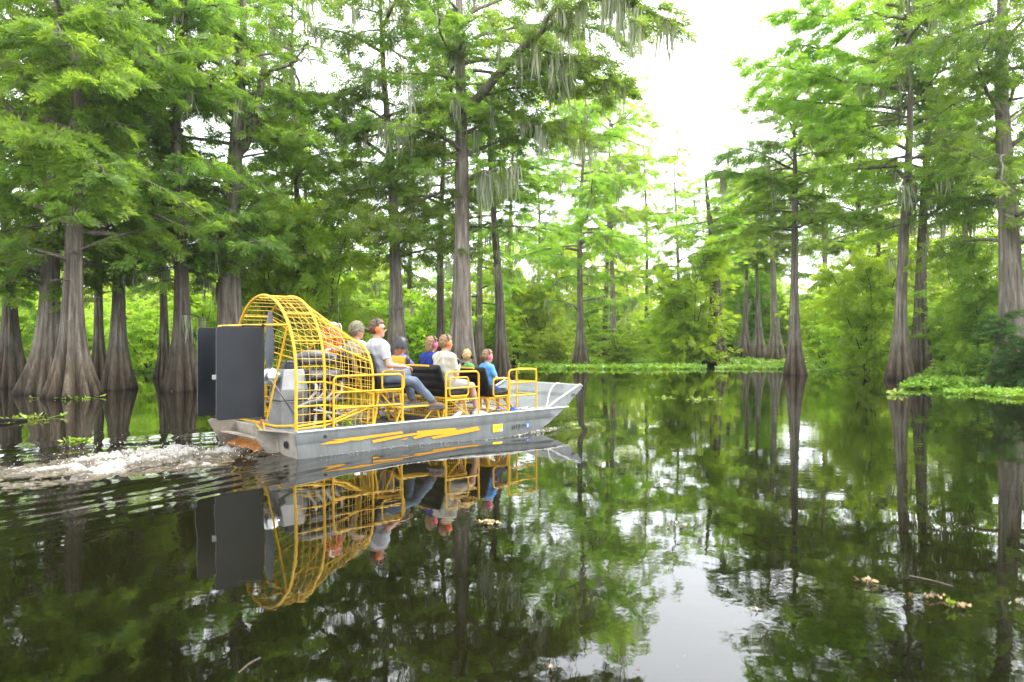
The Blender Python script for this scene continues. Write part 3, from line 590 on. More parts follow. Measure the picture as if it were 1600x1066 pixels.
tree('cypress_tree', 'grey bearded cypress, rear one of the twin trunks at right', px(1438, 30.6), 30.6, .56, .27, 18, 1.35, 6.6, 3.8, 1.8, 30, 30, lean=(-.002, 0), nf=10, moss=.6, leaf='leaf', size=.56, dead=6)
tree('cypress_tree', 'thick brown cypress at the right edge above dark drooping boughs', px(1583, 24), 24, .66, .40, 18, 1.3, 4.6, 3.6, 1.8, 34, 31, lean=(0, 0), nf=7, leaf='leaf', bias=(3.1, .3))

# second rank: slimmer trees of the flooded forest, crowns shared between a few forms
def bg_protos():
    out = []
    for k in range(5):
        rng = np.random.RandomState(200 + k); T = Trunk(.55, .25, 17, 1.3, rng, (rng.uniform(-.01, .01), 0), .3, nf=8)
        V, F = T.mesh(28, 34); tr = np_mesh('trunk', V, F); tr.materials.append(M['bark' if k % 2 else 'bark_dark'])
        P, D, S, tubes = [], [], [], []; mV, mA = [], []
        for i in range(30):
            u = (i + rng.uniform(0, 1)) / 30; z = 4.2 + 12.4 * u; L = (3.4 * (1 - u) + 1.2 * u) * rng.uniform(.6, 1.25); path = limb_path(T.c(z), i * 2.399 + rng.uniform(-.5, .5), L, rng.uniform(-.15, .6) + .2 * u, rng.uniform(.1, .5), rng)
            tubes.append((path, .02 + .015 * L, .01)); foliate(path, L, rng, S, P, D, .58, .85, sub_k=3.6)
            if rng.rand() < .45: moss_bunch(samp(path, rng.uniform(.3, .9))[0], rng.uniform(.6, 1.8), rng, mV, mA, 12, .14)
        V, F = fast_tubes(tubes, 4); li = np_mesh('limbs', V, F); li.materials.append(M['bark_dark'])
        P = np.concatenate(P); rnd = np.clip(clumpy(P + k * 9., .6) * .75 + rng.uniform(-.12, .37, len(P)), 0, 1)
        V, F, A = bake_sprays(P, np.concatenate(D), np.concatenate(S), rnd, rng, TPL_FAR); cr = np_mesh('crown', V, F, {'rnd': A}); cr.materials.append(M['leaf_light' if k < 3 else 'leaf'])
        V = np.array(mV); mo = np_mesh('hanging_moss', V, np.arange(len(V)).reshape(-1, 3), {'rnd': mA}); mo.materials.append(M['moss'])
        for me in (tr, li): me.polygons.foreach_set('use_smooth', [True] * len(me.polygons))
        out.append((tr, li, cr, mo))
    return out
PROTO = bg_protos(); rng = np.random.RandomState(5)
BGT = [(-70, 38), (226, 50), (428, 34), (455, 46), (548, 44), (640, 46), (748, 40), (800, 52), (838, 58),
       (945, 64), (1010, 70), (1060, 66), (1140, 68), (1290, 62), (1345, 44), (1372, 44), (1468, 48), (1500, 40), (1640, 33), (1690, 30)]
ANCH = [(-200, 'the left border'), (18, 'the leaning trunk at left'), (93, 'the broad fluted pair'), (185, 'the single brown fluted trunk'), (285, 'the mossy trunk left of the rudders'), (360, 'the forked trunk'), (622, 'the grey trunk behind the sunglasses man'), (719, 'the tallest grey trunk'), (783, 'the mossy trunk above the boys'), (907, 'the flared cypress beyond the bow'), (1119, 'the stump-like cypress'), (1242, 'the lone trunk'), (1422, 'the twin trunks'), (1583, 'the thick right trunk'), (1900, 'the right border')]
ORD = ['first', 'second', 'third', 'fourth', 'fifth', 'sixth', 'seventh', 'eighth']
def bg_label(u):
    k = max(j for j, a in enumerate(ANCH) if a[0] <= u); mem = sorted(q for q, _ in BGT if ANCH[k][0] <= q < ANCH[k + 1][0]); n_ = mem.index(u)
    if k == len(ANCH) - 2: return 'slim background cypress, %s one beyond %s' % (ORD[n_], ANCH[k][1])
    if k == 0: return 'slim background cypress just beyond %s' % ANCH[0][1]
    return '%s slim background cypress right of %s' % (ORD[n_], ANCH[k][1])
for i, (u, Y) in enumerate(BGT):
    k = i % 5; gap = 960 <= u <= 1150
    s = rng.uniform(.85, 1.1) * (1 if not gap else .95); root = empty('background_cypress', (px(u, Y), Y, 0), rng.uniform(0, 6.28)); hz = s * (1.02 if not gap else 1.45)
    if Y < 42: hz *= .92
    root.scale = (s, s, hz)
    for nm, me in zip(('trunk', 'branches', 'crown', 'hanging_moss'), PROTO[k]):
        o = bpy.data.objects.new(nm, me); COL.objects.link(o); o.parent = root
        if nm in ('hanging_moss', 'branches'): o['kind'] = 'stuff'
    tag(root, bg_label(u), 'tree', 'slim cypresses behind the front rank')

# shrubs ------------------------------------------------------------
def shrub_proto(seed, tpl, size, n, stems=8, h=5., r=2.8, low=.08, droop=.3):
    rng = np.random.RandomState(seed); P, D, tubes = [], [], []
    for i in range(stems):
        az = i * 2.4 + rng.uniform(-.4, .4); L = h * rng.uniform(.7, 1.05); sp = r * rng.uniform(.25, .9); t = np.linspace(0, 1, 7)
        path = np.stack([np.cos(az) * sp * t ** 1.3 + rng.normal(0, .03 * h, 7) * t, np.sin(az) * sp * t ** 1.3 + rng.normal(0, .03 * h, 7) * t, L * t ** .9 - .3], -1); tubes.append((path, .02 + .006 * h, .006))
        for j in range(max(4, int(n / stems / 14))):
            tt = rng.uniform(low, 1); b = samp(path, tt)[0]; a = rng.uniform(0, 6.28); l = r * rng.uniform(.2, .8) * (1.15 - .6 * tt); u = np.sort(rng.uniform(.1, 1, 14))
            e = np.array([math.cos(a), math.sin(a), rng.uniform(-.15, .7)]) * l; pts = b + e * u[:, None]; pts[:, 2] -= droop * l * u * u; tubes.append((np.stack([b, b + e * .5, pts[-1]]), .008, .003))
            a2 = a + rng.uniform(-1.2, 1.2, 14); P.append(pts); D.append(np.stack([np.cos(a2), np.sin(a2), rng.uniform(-.7, .5, 14)], -1))
    P = np.concatenate(P); D = np.concatenate(D); S = size * rng.uniform(.6, 1.3, len(P)); rnd = np.clip(clumpy(P + seed * 3., .9) * .7 + rng.uniform(-.1, .4, len(P)), 0, 1)
    V, F = fast_tubes(tubes, 4); st = np_mesh('stems', V, F); st.materials.append(M['bark_dark']); V, F, A = bake_sprays(P, D, S, rnd, rng, tpl, .9); fo = np_mesh('foliage', V, F, {'rnd': A}); fo.materials.append(M['leaf_shrub']); return st, fo
SHP = {'broad': [shrub_proto(600 + k, TPL_BROAD, .34, 2700, 9) for k in range(3)], 'feather': [shrub_proto(620 + k, TPL, .44, 2900, 6) for k in range(3)]}
_shn = [0]
def shrub(name, label, X, Y, h, r, n, seed, leaf='leaf_shrub', size=.35, tpl=None, cat='shrub', stems=7, z=0., flat=1.0, group='shrubs and saplings along the far water edge', droop=.2, bark='bark_dark', low=.12):
    rng = np.random.RandomState(seed); root = empty(name, (X, Y, z), rng.uniform(0, 6.28)); root.scale = (r / 2.8 * 1.05, r / 2.8 * 1.05, h / 5.); _shn[0] += 1
    st, fo = SHP['feather' if tpl is TPL else 'broad'][_shn[0] % 3]; put('stems', st, root); put('foliage', fo, root, leaf)
    return tag(root, label, cat, group)
shrub('willow_tree', 'bright yellow-green many stemmed willow at the edge of the weed mat', px(1082, 46), 46, 8.2, 3.9, 2600, 301, leaf='leaf_willow', size=.62, cat='tree', stems=9, low=.2, tpl=TPL)
shrub('willow_shrub', 'smaller yellow-green sapling beside the bright willow', px(1048, 49), 49, 5.4, 2.4, 1200, 302, leaf='leaf_willow', size=.55, stems=6, tpl=TPL)
shrub('leafy_shrub', 'low spreading bright shrub on the weed mat right of the flared cypress', px(968, 45), 45, 2.6, 2.5, 1000, 303, size=.42, stems=9, flat=1.2)
shrub('leafy_shrub', 'low bright shrub on the weed mat left of the flared cypress', px(866, 46), 46, 2.5, 2.1, 900, 304, size=.42, stems=8, flat=1.2)
shrub('leafy_shrub', 'bushy shrub in the distance above the bow rail', px(832, 53), 53, 4.4, 2.6, 900, 305, size=.5, stems=7)
shrub('leafy_shrub', 'tall bushy shrub between the lone trunk and the twin trunks', px(1335, 38), 38, 5.2, 3.0, 1700, 306, leaf='leaf_shrub', size=.48, stems=9)
shrub('leafy_shrub', 'round green shrub behind the lone trunk on its right', px(1285, 46), 46, 4.8, 2.8, 1200, 307, leaf='leaf_shrub', size=.5, stems=8)
shrub('cypress_sapling', 'feathery green sapling thicket right of the twin trunks', px(1492, 31), 31, 4.2, 2.7, 1700, 308, leaf='leaf_light', size=.46, tpl=TPL, stems=8, flat=1.2, droop=.35)
shrub('cypress_sapling', 'feathery sapling between twin trunks and the right edge', px(1542, 28), 28, 4.0, 2.2, 1400, 309, leaf='leaf_light', size=.44, tpl=TPL, stems=7, flat=1.2, droop=.35)
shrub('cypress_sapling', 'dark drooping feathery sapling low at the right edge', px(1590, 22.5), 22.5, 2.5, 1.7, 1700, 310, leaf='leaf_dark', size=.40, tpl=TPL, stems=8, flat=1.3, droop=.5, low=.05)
shrub('leafy_shrub', 'sunlit shrub glimpsed between the left pair and the brown trunk', px(140, 40), 40, 4.2, 2.4, 1000, 311, leaf='leaf_shrub', size=.5, stems=7)
shrub('leafy_shrub', 'yellow-green shrub in the gap left of the dark mossy trunk', px(232, 36), 36, 4.6, 2.6, 1100, 312, leaf='leaf_shrub', size=.5, stems=8)
shrub('leafy_shrub', 'green shrub at the far left edge behind the leaning trunk', px(8, 30), 30, 3.6, 2.2, 1000, 313, leaf='leaf_light', size=.46, stems=7)
shrub('leafy_shrub', 'bright shrub showing between the captain and the life ring', px(500, 36), 36, 5.4, 3.0, 1300, 314, leaf='leaf_light', size=.5, stems=8)
shrub('leafy_shrub', 'yellow-green shrub behind the blue shirted passenger', px(660, 38), 38, 4.6, 2.8, 1200, 315, size=.5, stems=8)
shrub('leafy_shrub', 'bright shrub left of the forked trunk behind the rudders', px(322, 34), 34, 4.0, 2.4, 1000, 316, size=.46, stems=7)
shrub('leafy_shrub', 'light shrub between forked trunk and the grey trunk behind the cage', px(425, 34), 34, 5.2, 2.6, 1100, 317, leaf='leaf_shrub', size=.48, stems=7)
shrub('leafy_shrub', 'bushy shrub far behind the three slim trunks', px(1195, 70), 70, 5.5, 4.0, 900, 318, leaf='leaf_shrub', size=.75, stems=8)
shrub('leafy_shrub', 'bright shrub in the distance left of the bright willow', px(1015, 68), 68, 5.0, 4.0, 900, 319, leaf='leaf_shrub', size=.75, stems=8)
shrub('leafy_shrub', 'green shrub behind the twin trunks', px(1420, 40), 40, 5.0, 3.2, 1300, 320, leaf='leaf_shrub', size=.52, stems=8)
shrub('leafy_shrub', 'green shrub filling the gap above the boys in the distance', px(765, 44), 44, 4.6, 3.0, 1100, 321, leaf='leaf_shrub', size=.5, stems=8)
shrub('leafy_shrub', 'leafy shrub behind the tall grey trunk', px(715, 48), 48, 5.6, 3.0, 1000, 322, leaf='leaf_light', size=.55, stems=8)
shrub('leafy_shrub', 'green shrub behind the grey trunk above the helmeted child', px(590, 42), 42, 5.4, 3.2, 1200, 323, leaf='leaf_light', size=.52, stems=8)

for q, (lab, u, Y, h_, r_, lf) in enumerate([('young feathery cypress above the propeller cage', 430, 26.5, 8.5, 3.0, 'leaf_shrub'), ('young bright cypress above the life ring', 505, 25.5, 7.8, 2.9, 'leaf_shrub'),
                ('young pale cypress left of the flared cypress', 842, 50, 9, 3.4, 'leaf_shrub'), ('young bright cypress left of the twin trunks', 1355, 33, 7.5, 2.8, 'leaf_shrub'), ('young cypress left of the thick right trunk', 1530, 27, 6.0, 2.4, 'leaf_light'), ('young pale cypress behind the three slim trunks', 1180, 66, 12, 4.5, 'leaf_light')]):
    shrub('young_cypress', lab, px(u, Y), Y, h_, r_, 2400, 400 + q, leaf=lf, size=.5 * max(1, Y / 32), tpl=TPL, cat='tree', stems=5, low=.08, flat=1.25, droop=.3, group='young cypresses filling in behind the front rank')

for q, (lab, u, Y, h_, r_, lf) in enumerate([('low bright shrub in the gap left of the single brown trunk', 150, 44, 4.5, 3.4, 'leaf_shrub'), ('low bright shrub in the gap right of the single brown trunk', 215, 48, 5.0, 3.8, 'leaf_shrub'), ('low bright shrub far behind the rudders', 300, 50, 5.5, 4.0, 'leaf_shrub'), ('low bright shrub far behind the forked trunk', 390, 48, 5.5, 4.0, 'leaf_shrub'), ('low bright shrub far behind the cage top', 470, 50, 6.0, 4.2, 'leaf_shrub'), ('low bright shrub far behind the captain', 545, 52, 6.0, 4.2, 'leaf_shrub'), ('low bright shrub far behind the helmeted child', 630, 52, 5.5, 4.0, 'leaf_shrub'), ('low bright shrub far behind the cream shirted man', 690, 54, 6.0, 4.2, 'leaf_shrub'), ('low bright shrub far behind the boys', 790, 60, 6.0, 4.5, 'leaf_shrub'), ('low bright shrub at the far left border', -20, 40, 5.0, 3.6, 'leaf_shrub'), ('low bright shrub between the leaning trunk and the fluted pair', 50, 46, 5.5, 4.0, 'leaf_shrub'),
        ('pale shrub in the far haze right of the flared cypress', 935, 66, 6.0, 5.0, 'leaf_shrub'), ('pale shrub in the far haze behind the bright willow', 1100, 68, 6.5, 5.0, 'leaf_shrub'), ('pale shrub in the far haze left of the lone trunk', 1230, 66, 6.5, 5.0, 'leaf_shrub'), ('bright shrub behind the left side of the twin trunks', 1385, 46, 5.5, 4.0, 'leaf_shrub'), ('bright shrub behind the right side of the twin trunks', 1465, 44, 5.5, 4.0, 'leaf_shrub'), ('bright shrub behind the saplings at right', 1520, 42, 6.0, 4.0, 'leaf_shrub'), ('bright shrub behind the thick right trunk', 1600, 40, 6.0, 4.0, 'leaf_shrub')]):
    shrub('leafy_shrub', lab, px(u, Y), Y, h_, r_, 0, 450 + q, leaf=lf)

# far wood: one mass of foliage and stems beyond the shore
rng = np.random.RandomState(77); P = []; tubes = []
for i in range(190):
    Y = rng.uniform(80, 135); X = rng.uniform(-.95, .95) * Y; gap = .15 < X / Y < .36
    h = rng.uniform(8, 19) * (.85 if gap else 1.); r = rng.uniform(2.2, 4.2); m = 170
    tubes.append((np.array([[X, Y, -.5], [X + rng.normal(0, .3), Y, h * .5], [X + rng.normal(0, .5), Y, h * .95]]), .35, .06))
    u = rng.uniform(.04, 1, m); lay = np.round(u * 9) / 9 + rng.normal(0, .025, m); a = rng.uniform(0, 6.28, m); q = r * np.sqrt(rng.uniform(0, 1, m)) * (1.1 - .75 * u) * (1 + .3 * np.sin(3 * a + i))
    P.append(np.stack([X + np.cos(a) * q, Y + np.sin(a) * q, .2 + lay * h], -1))
P = np.concatenate(P); a = rng.uniform(0, 6.28, len(P)); D = np.stack([np.cos(a), np.sin(a), rng.uniform(-.6, .3, len(P))], -1)
V, F, A = bake_sprays(P, D, rng.uniform(1.2, 2.5, len(P)), np.clip(clumpy(P, .25) + rng.uniform(-.2, .25, len(P)), 0, 1), rng, TPL_FAR, .7)
fw = link('far_wood', np_mesh('far_wood', V, F, {'rnd': A}), M['leaf_shrub']); tag(fw, 'pale green far-off wood closing the view behind the swamp', 'woods', kind='stuff')
V, F = fast_tubes(tubes, 5); tag(link('stems', np_mesh('stems', V, F), M['bark'], fw), kind='stuff')

# floating weed mats: one stuff object ------------------------------
def in_frame_pts(n, u0, u1, v0, v1, rng): u = rng.uniform(u0, u1, n); v = rng.uniform(v0, v1, n); Y = CAM_H * FPX / (v - HOR); return (u - 800) / FPX * Y, Y
rng = np.random.RandomState(9); PX = []; SZ = []; ZS = []
def mat_patch(n, u0, u1, Y0, Y1, size, thr=.42, sc=.35, tall=.05, dist='area'):
    Y = rng.uniform(Y0, Y1, n * 3); u = rng.uniform(u0, u1, n * 3); X = (u - 800) / FPX * Y
    k = .5 + .9 * fbm(np.stack([X * sc, Y * sc * .6, 0 * X + 3], -1), 3); ed = np.minimum(np.minimum((u - u0), (u1 - u)) / (.14 * (u1 - u0)), np.minimum((Y - Y0), (Y1 - Y)) / (.16 * (Y1 - Y0))); ok = (k * np.clip(ed + .35, 0, 1) > thr)
    X, Y = X[ok][:n], Y[ok][:n]; PX.append(np.stack([X, Y, rng.uniform(.005, tall, len(X))], -1)); SZ.append(size * rng.uniform(.6, 1.3, len(X)))
mat_patch(6200, 800, 1110, 38.5, 68, .32, .33, .25, .12); mat_patch(2600, 1030, 1330, 47, 70, .34, .36, .25, .12)
mat_patch(900, 1120, 1235, 39.5, 44, .26, .30, .4, .08)
mat_patch(3600, 1408, 1680, 22.5, 30, .24, .30, .4, .12); mat_patch(1600, 1440, 1700, 30, 42, .3, .3, .3, .15)
mat_patch(700, 1530, 1700, 18.6, 21.4, .18, .33, .6, .09); mat_patch(260, 1478, 1542, 20.2, 21.8, .16, .30, .9, .07)
mat_patch(1500, 190, 335, 34, 52, .30, .30, .3, .14); mat_patch(900, -80, 60, 31, 42, .3, .35, .3, .12); mat_patch(500, 120, 200, 30, 40, .28, .32, .4, .1)
mat_patch(1600, 440, 780, 40, 60, .34, .34, .25, .15); mat_patch(800, 1250, 1420, 36, 46, .28, .36, .35, .1)
P = np.concatenate(PX); S = np.concatenate(SZ); a = rng.uniform(0, 6.28, len(P)); D = np.stack([np.cos(a), np.sin(a), rng.uniform(-.02, .75, len(P))], -1)
TPL_WEED = [quad_template(5, .42, .6, 40 + s, 1.6) for s in range(3)]
V, F, A = bake_sprays(P, D, S, np.clip(clumpy(P, .8) * .7 + rng.uniform(-.1, .4, len(P)), 0, 1), rng, TPL_WEED, .35); V[:, 2] = np.maximum(V[:, 2], .006)
tag(link('floating_weed_mat', np_mesh('floating_weed_mat', V, F, {'rnd': A}), M['weed']), 'bright green mats of floating water plants between the far trunks', 'water plants', kind='stuff')

# ------------------------------------------------------------------ the airboat
boat = empty('airboat', (BX, BY, 0), BANG)
tag(boat, 'grey flat-bottomed airboat with yellow propeller cage, rails and black rudders', 'airboat')
HW = 1.10
def zbot(x): return -.12 if x < 4.35 else -.12 + .82 * ((x - 4.35) / 1.38) ** 1.25
hull = MB(); xs = [0, .5, 1.2, 2, 2.8, 3.6, 4.2, 4.4, 4.6, 4.8, 5.0, 5.15, 5.28]
for sg in (-1, 1):
    rings = []
    for x in xs:
        zb = zbot(x); xo = .07 if x == 0 else 0
        lv = [(.335, HW), (.20, HW), (.185, HW - .012), (.175, HW - .014), (.0, HW - .015), (-.12, HW - .05)]
        out = [(x + xo * max(0, .335 - max(z, zb)) * 2, sg * y, max(z, zb - 1e-3)) for z, y in lv]; inn = [(a, sg * (abs(b) - .02), c) for a, b, c in reversed(out)]
        rings.append(out + inn)
    hull.loft(rings)
bt = []
for x in [.09, 1, 2, 3, 4, 4.35, 4.6, 4.85, 5.1, 5.35, 5.55, 5.73]:
    z = zbot(x); wy = HW - .06 - .04 * max(0, (x - 4.6)); bt.append([(x, -wy, z), (x, wy, z), (x - .02, wy, z + .022), (x - .02, -wy, z + .022)])
hull.loft(bt)
hull_o = hull.build('hull', M['hull'], boat, True)
for sg in (-1, 1):   # rolled gunwale lip
    l = MB(); l.loft([[(x, sg * (HW - .035 + a), z) for a, z in ((0, .335), (.055, .335), (.06, .35), (.05, .362), (.005, .362), (-.002, .35))] for x in (0.02, 1.5, 3, 4.4, 5.1, 5.26, 5.30)]); l.build('gunwale', M['alu_white'], boat, True)
    wgy = sg * (HW - .05); wg = MB(); wg.prism([(4.80, wgy, .34), (5.22, wgy, .34), (5.38, wgy, .395), (5.74, wgy, .66), (5.75, wgy, .715), (5.70, wgy, .735)], (0, -sg * .022, 0)); w_o = wg.build('bow_wing', M['hull'], boat, bevel=.004)
    e = MB(); e.tube(fillet([(4.78, wgy - sg * .01, .345), (5.1, wgy - sg * .01, .49), (5.70, wgy - sg * .01, .74), (5.76, wgy - sg * .01, .70)], .03), .022, 8); e.build('rolled_edge', M['alu_white'], w_o, True)
    e = MB(); e.tube([(5.50 + .045 * math.cos(a), wgy + sg * .008, .555 + .022 * math.sin(a)) for a in np.linspace(0, 6.28, 12, endpoint=False)], .009, 6, True); e.build('tow_eye', M['darkgrey'], w_o, True)
bw = MB(); bw.loft([[(x, -HW + .08, z), (x, HW - .08, z), (x - .015, HW - .08, z + .02), (x - .015, -HW + .08, z + .02)] for x, z in ((4.86, .30), (5.2, .40), (5.42, .50), (5.45, .56), (5.62, .63), (5.69, .69))]); bw.build('bow_plate', M['hull'], boat)
bw = MB(); bw.tube([(5.72, -HW + .06, .715), (5.72, HW - .06, .715)], .026, 8); bw.tube([(5.47, -HW + .1, .575), (5.47, HW - .1, .575)], .016, 6); bw.build('bow_rail', M['alu_white'], boat, True)
dk = MB(); dk.box((2.46, 0, .285), (4.86, 2 * HW - .08, .03)); dk.build('deck', M['deck'], boat)
# stern: raked transom, trim pods, rust
tr = MB(); tr.prism([(.0, -HW + .02, .335), (.0, HW - .02, .335), (.0, HW - .02, .30), (.0, -HW + .02, .30)], (.03, 0, 0))
tr.prism([(.045, -HW + .03, -.12), (.045, HW - .03, -.12), (.005, HW - .03, .30), (.005, -HW + .03, .30)], (.02, 0, .0)); tr.build('transom', M['stern'], boat)
pod = MB(); pod.prism([(.0, -.56, .31), (-.27, -.52, .345), (-.27, -.50, .23), (-.02, -.50, -.10), (.04, -.56, -.10)], (0, .022, 0))
pod.prism([(.0, -1.06, .318), (-.02, -.9, .325), (-.27, -.52, .345), (.0, -.54, .33)], (0, 0, .014)); pod.build('trim_pod', M['stern'], boat)
pod = MB(); pod.prism([(.0, .90, .36), (-.34, .90, .40), (-.40, .90, .375), (-.24, .90, .08), (-.16, .90, -.08), (.05, .90, -.10)], (0, .025, 0)); pod.build('side_fin', M['stern'], boat)
pod = MB(); pod.prism([(-.30, .60, .22), (-.28, -.48, .235), (-.04, -.48, .17), (-.02, .88, .17), (-.24, .88, .20)], (0, 0, .016)); pod.build('trim_tab', M['stern'], boat)
pod = MB(); pod.prism([(-.22, .86, -.02), (-.10, -.45, -.02), (.03, -.45, .10), (.03, .86, .10)], (0, 0, .012)); pod.build('rust_plate', M['rust'], boat)
h = MB(); h.lathe([(.05, 0), (.05, .012), (.03, .012), (.03, 0)], 16, Matrix.Translation((.0, -.82, .16)) @ Matrix.Rotation(R(-90), 4, 'Y')); h.build('drain_hole', M['blackplastic'], boat)
h = MB(); h.lathe([(.024, 0), (.024, .01), (.012, .012)], 14, Matrix.Translation((bp(508, 682, -HW)[0], -HW - .001, bp(508, 682, -HW)[1])) @ Matrix.Rotation(R(90), 4, 'X')); h.build('vent_plug', M['blackplastic'], boat)
# decals
def decal(pts, mat, name, dy=.004):
    P = []
    for u, v in pts: x, z = bp(u, v, -HW); P.append((x, -HW - dy, z))
    m = MB(); m.prism(P, (0, .003, 0)); return m.build(name, M[mat], hull_o)
za = lambda L: [(500 + x / 8.89, 640 + y / 8.89) for x, y in L]; zc = lambda L: [(660 + x / 4.44, 500 + y / 4.44) for x, y in L]
decal(za([(150, 425), (560, 378), (1140, 302), (1155, 332), (900, 368), (640, 405), (560, 428), (300, 432)]), 'decal', 'stripe', .0042)
decal(za([(0, 490), (130, 442), (390, 424), (405, 438), (290, 466)]), 'decal', 'stripe', .004)
decal(za([(725, 430), (940, 383), (1200, 345), (1430, 310), (1390, 296), (1550, 284), (1610, 318), (1600, 345), (1450, 376), (1315, 410), (1285, 388), (1380, 346), (1200, 372), (735, 466)]), 'decal', 'stripe', .0046)
decal(za([(1110, 424), (1220, 390), (1200, 412)]), 'decal', 'stripe', .004)
decal(zc([(-40, 772), (230, 748), (238, 766), (382, 738), (402, 764), (250, 794), (74, 826), (60, 814), (160, 790), (-30, 815)]), 'decal', 'stripe', .0038)
decal([(770, 664), (785, 662.4), (785, 673.6), (770, 675.6)], 'yellowsticker', 'sticker')
decal([(780.5, 670.6), (784.4, 670.1), (784.4, 673.2), (780.5, 673.8)], 'white', 'sticker_corner', .007)
decal([(821.6, 662.6), (828.0, 661.6), (828.0, 666.6), (821.6, 667.6)], 'bluesticker', 'blue_tag')
def text(body, u0, v0, size, mat, parent, dy, name='lettering'):
    c = bpy.data.curves.new(name, 'FONT'); c.body = body; c.size = size; c.extrude = 0; c.offset = .004; x, z = bp(u0, v0, -HW)
    o = bpy.data.objects.new(name, c); COL.objects.link(o); o.parent = parent; o.location = (x, -HW - dy, z); o.rotation_euler = (R(90), 0, 0); c.materials.append(M[mat]); me = bpy.data.meshes.new_from_object(o); o2 = bpy.data.objects.new(name, me); COL.objects.link(o2); o2.parent = parent; o2.location = o.location; o2.rotation_euler = o.rotation_euler; o2.scale = (.70, 1, 1); bpy.data.objects.remove(o); return o2
text('LA F JB 1F', 799.5, 671.0, .10, 'ink', hull_o, .004); tag(text('2', 823.4, 666.8, .07, 'white', hull_o, .0085), kind='stuff')

# propeller cage
cage = empty('cage', parent=boat)
HX = [.03, .44, 1.20]
def hoop(x, nl=7, na=30):
    u = 0 if x <= HX[1] else (x - HX[1]) / (HX[2] - HX[1]); w = 1.05; zc_ = 1.10 + (.86 - 1.10) * u; zt = 2.20 + (1.60 - 2.20) * u; ex = 1.0 - .30 * u
    L = [Vector((x, -w, .36 + (zc_ - .36) * k / nl)) for k in range(nl)]
    A = []
    for k in range(na + 1):
        a = math.pi * k / na; c, s = math.cos(a), math.sin(a)
        A.append(Vector((x, -w * math.copysign(abs(c) ** ex, c), zc_ + (zt - zc_) * s ** ex)))
    return L + A + [Vector((p.x, -p.y, p.z)) for p in reversed(L)]
for x, r in zip(HX, (.021, .0175, .0175)): h = MB(); h.tube(hoop(x), r, 8); h.build('hoop', M['yellow'], cage, True)
H3 = [hoop(x) for x in HX]; NP = len(H3[0])
for k in (3, 6, 11, 15, 20, 24, 29, 34, 38, 41): h = MB(); h.tube([H3[0][k], H3[1][k], H3[2][k]], .0125, 7); h.build('bar', M['yellow'], cage, True)
for sg in (-1, 1): h = MB(); h.tube(fillet([(.03, sg * 1.05, .385), (.44, sg * 1.05, .40), (.62, sg * 1.05, .44), (1.2, sg * 1.05, .62)], .1), .014, 7); h.build('bar', M['yellow'], cage, True)
wm = MB(); ws = .0034
sx = [.03 + .098 * i for i in range(13)]; sx[-1] = 1.2
for x in sx[1:-1]: wm.tube(hoop(x), ws, 4, cap=False)
tot = 4.95; rows = []
for ring_x in (HX[0], .237, HX[1], .69, .95, HX[2]):
    hp = hoop(ring_x, 9, 60); d = [0]
    for a, b in zip(hp, hp[1:]): d.append(d[-1] + (b - a).length)
    d = np.array(d) / d[-1]; q = np.linspace(0, 1, 47)[1:-1]; A = np.array([tuple(p) for p in hp]); rows.append(np.stack([np.interp(q, d, A[:, i]) for i in range(3)], -1))
for j in range(45): wm.tube([tuple(r[j]) for r in rows], ws, 4, cap=False)
hp = hoop(1.2, 9, 60)      # front screen
for y in np.arange(-.95, .96, .118): zt = max([p.z for p in hp if abs(p.y - y) < .09] or [1.2]); wm.tube([(1.2, y, .40), (1.2, y, zt)], ws, 4, cap=False)
for z in np.arange(.45, 1.55, .118): yy = max(p.y for p in hp if abs(p.z - z) < .10); wm.tube([(1.2, -yy, z), (1.2, yy, z)], ws, 4, cap=False)
wm.build('wire_mesh', M['wire'], cage, True, kind='stuff')
def yt(pts, r=.016, name='brace', parent=None, f=.05, mat='yellow'): m = MB(); m.tube(fillet(pts, f), r, 8); return m.build(name, M[mat], parent or cage, True)
yt([(.02, -.86, 1.76), (-.05, -.5, 1.765), (-.10, 0, 1.77), (-.16, .72, 1.775), (-.22, .98, 1.77)], .017, 'top_crossbar')
yt([(.0, -.86, 1.74), (-.10, -.44, .46)], .014)
yt([(.0, .86, 1.74), (-.10, .44, .46)], .014)
yt([(.03, -1.03, .43), (-.06, -.62, .395), (-.14, -.2, .425), (-.25, .42, .45)], .016, 'lower_crossbar')
yt([(-.14, -.10, .44), (-.12, -.46, .26)], .014); yt([(-.13, -.40, .44), (-.12, -.47, .26)], .014)
m = MB(); m.prism([(.03, -1.05, .40), (.03, -1.05, .50), (-.0, -.96, .41)], (.02, 0, 0)); m.build('gusset', M['yellow'], cage)
# rudders
for sg in (-1, 1):
    y = sg * .35; rd = empty('rudder', parent=boat)
    pts = fillet([(-.735, y, .50), (-.105, y, .50), (-.105, y, 1.735), (-.735, y, 1.735)], .055, 5, True)
    m = MB(); m.prism(pts, (0, .028, 0)); m.build('blade', M['rudder'], rd, bevel=.006)
    m = MB(); m.tube([(-.105, y + .014, .40), (-.105, y + .014, 1.78)], .019, 8); m.tube([(-.40, y + .014, 1.752), (-.085, y + .014, 1.752)], .011, 6); m.build('pivot', M['rudder'], rd, True)
    
    if sg < 0: m = MB(); m.box((-.745, y + .03, 1.07), (.06, .05, .06)); m.build('bracket', M['alu'], rd, bevel=.004)
m = MB(); m.rbox((-.13, -.36, .43), (.05, .05, .09), .012); m.build('pivot_foot', M['rust'], boat, True)
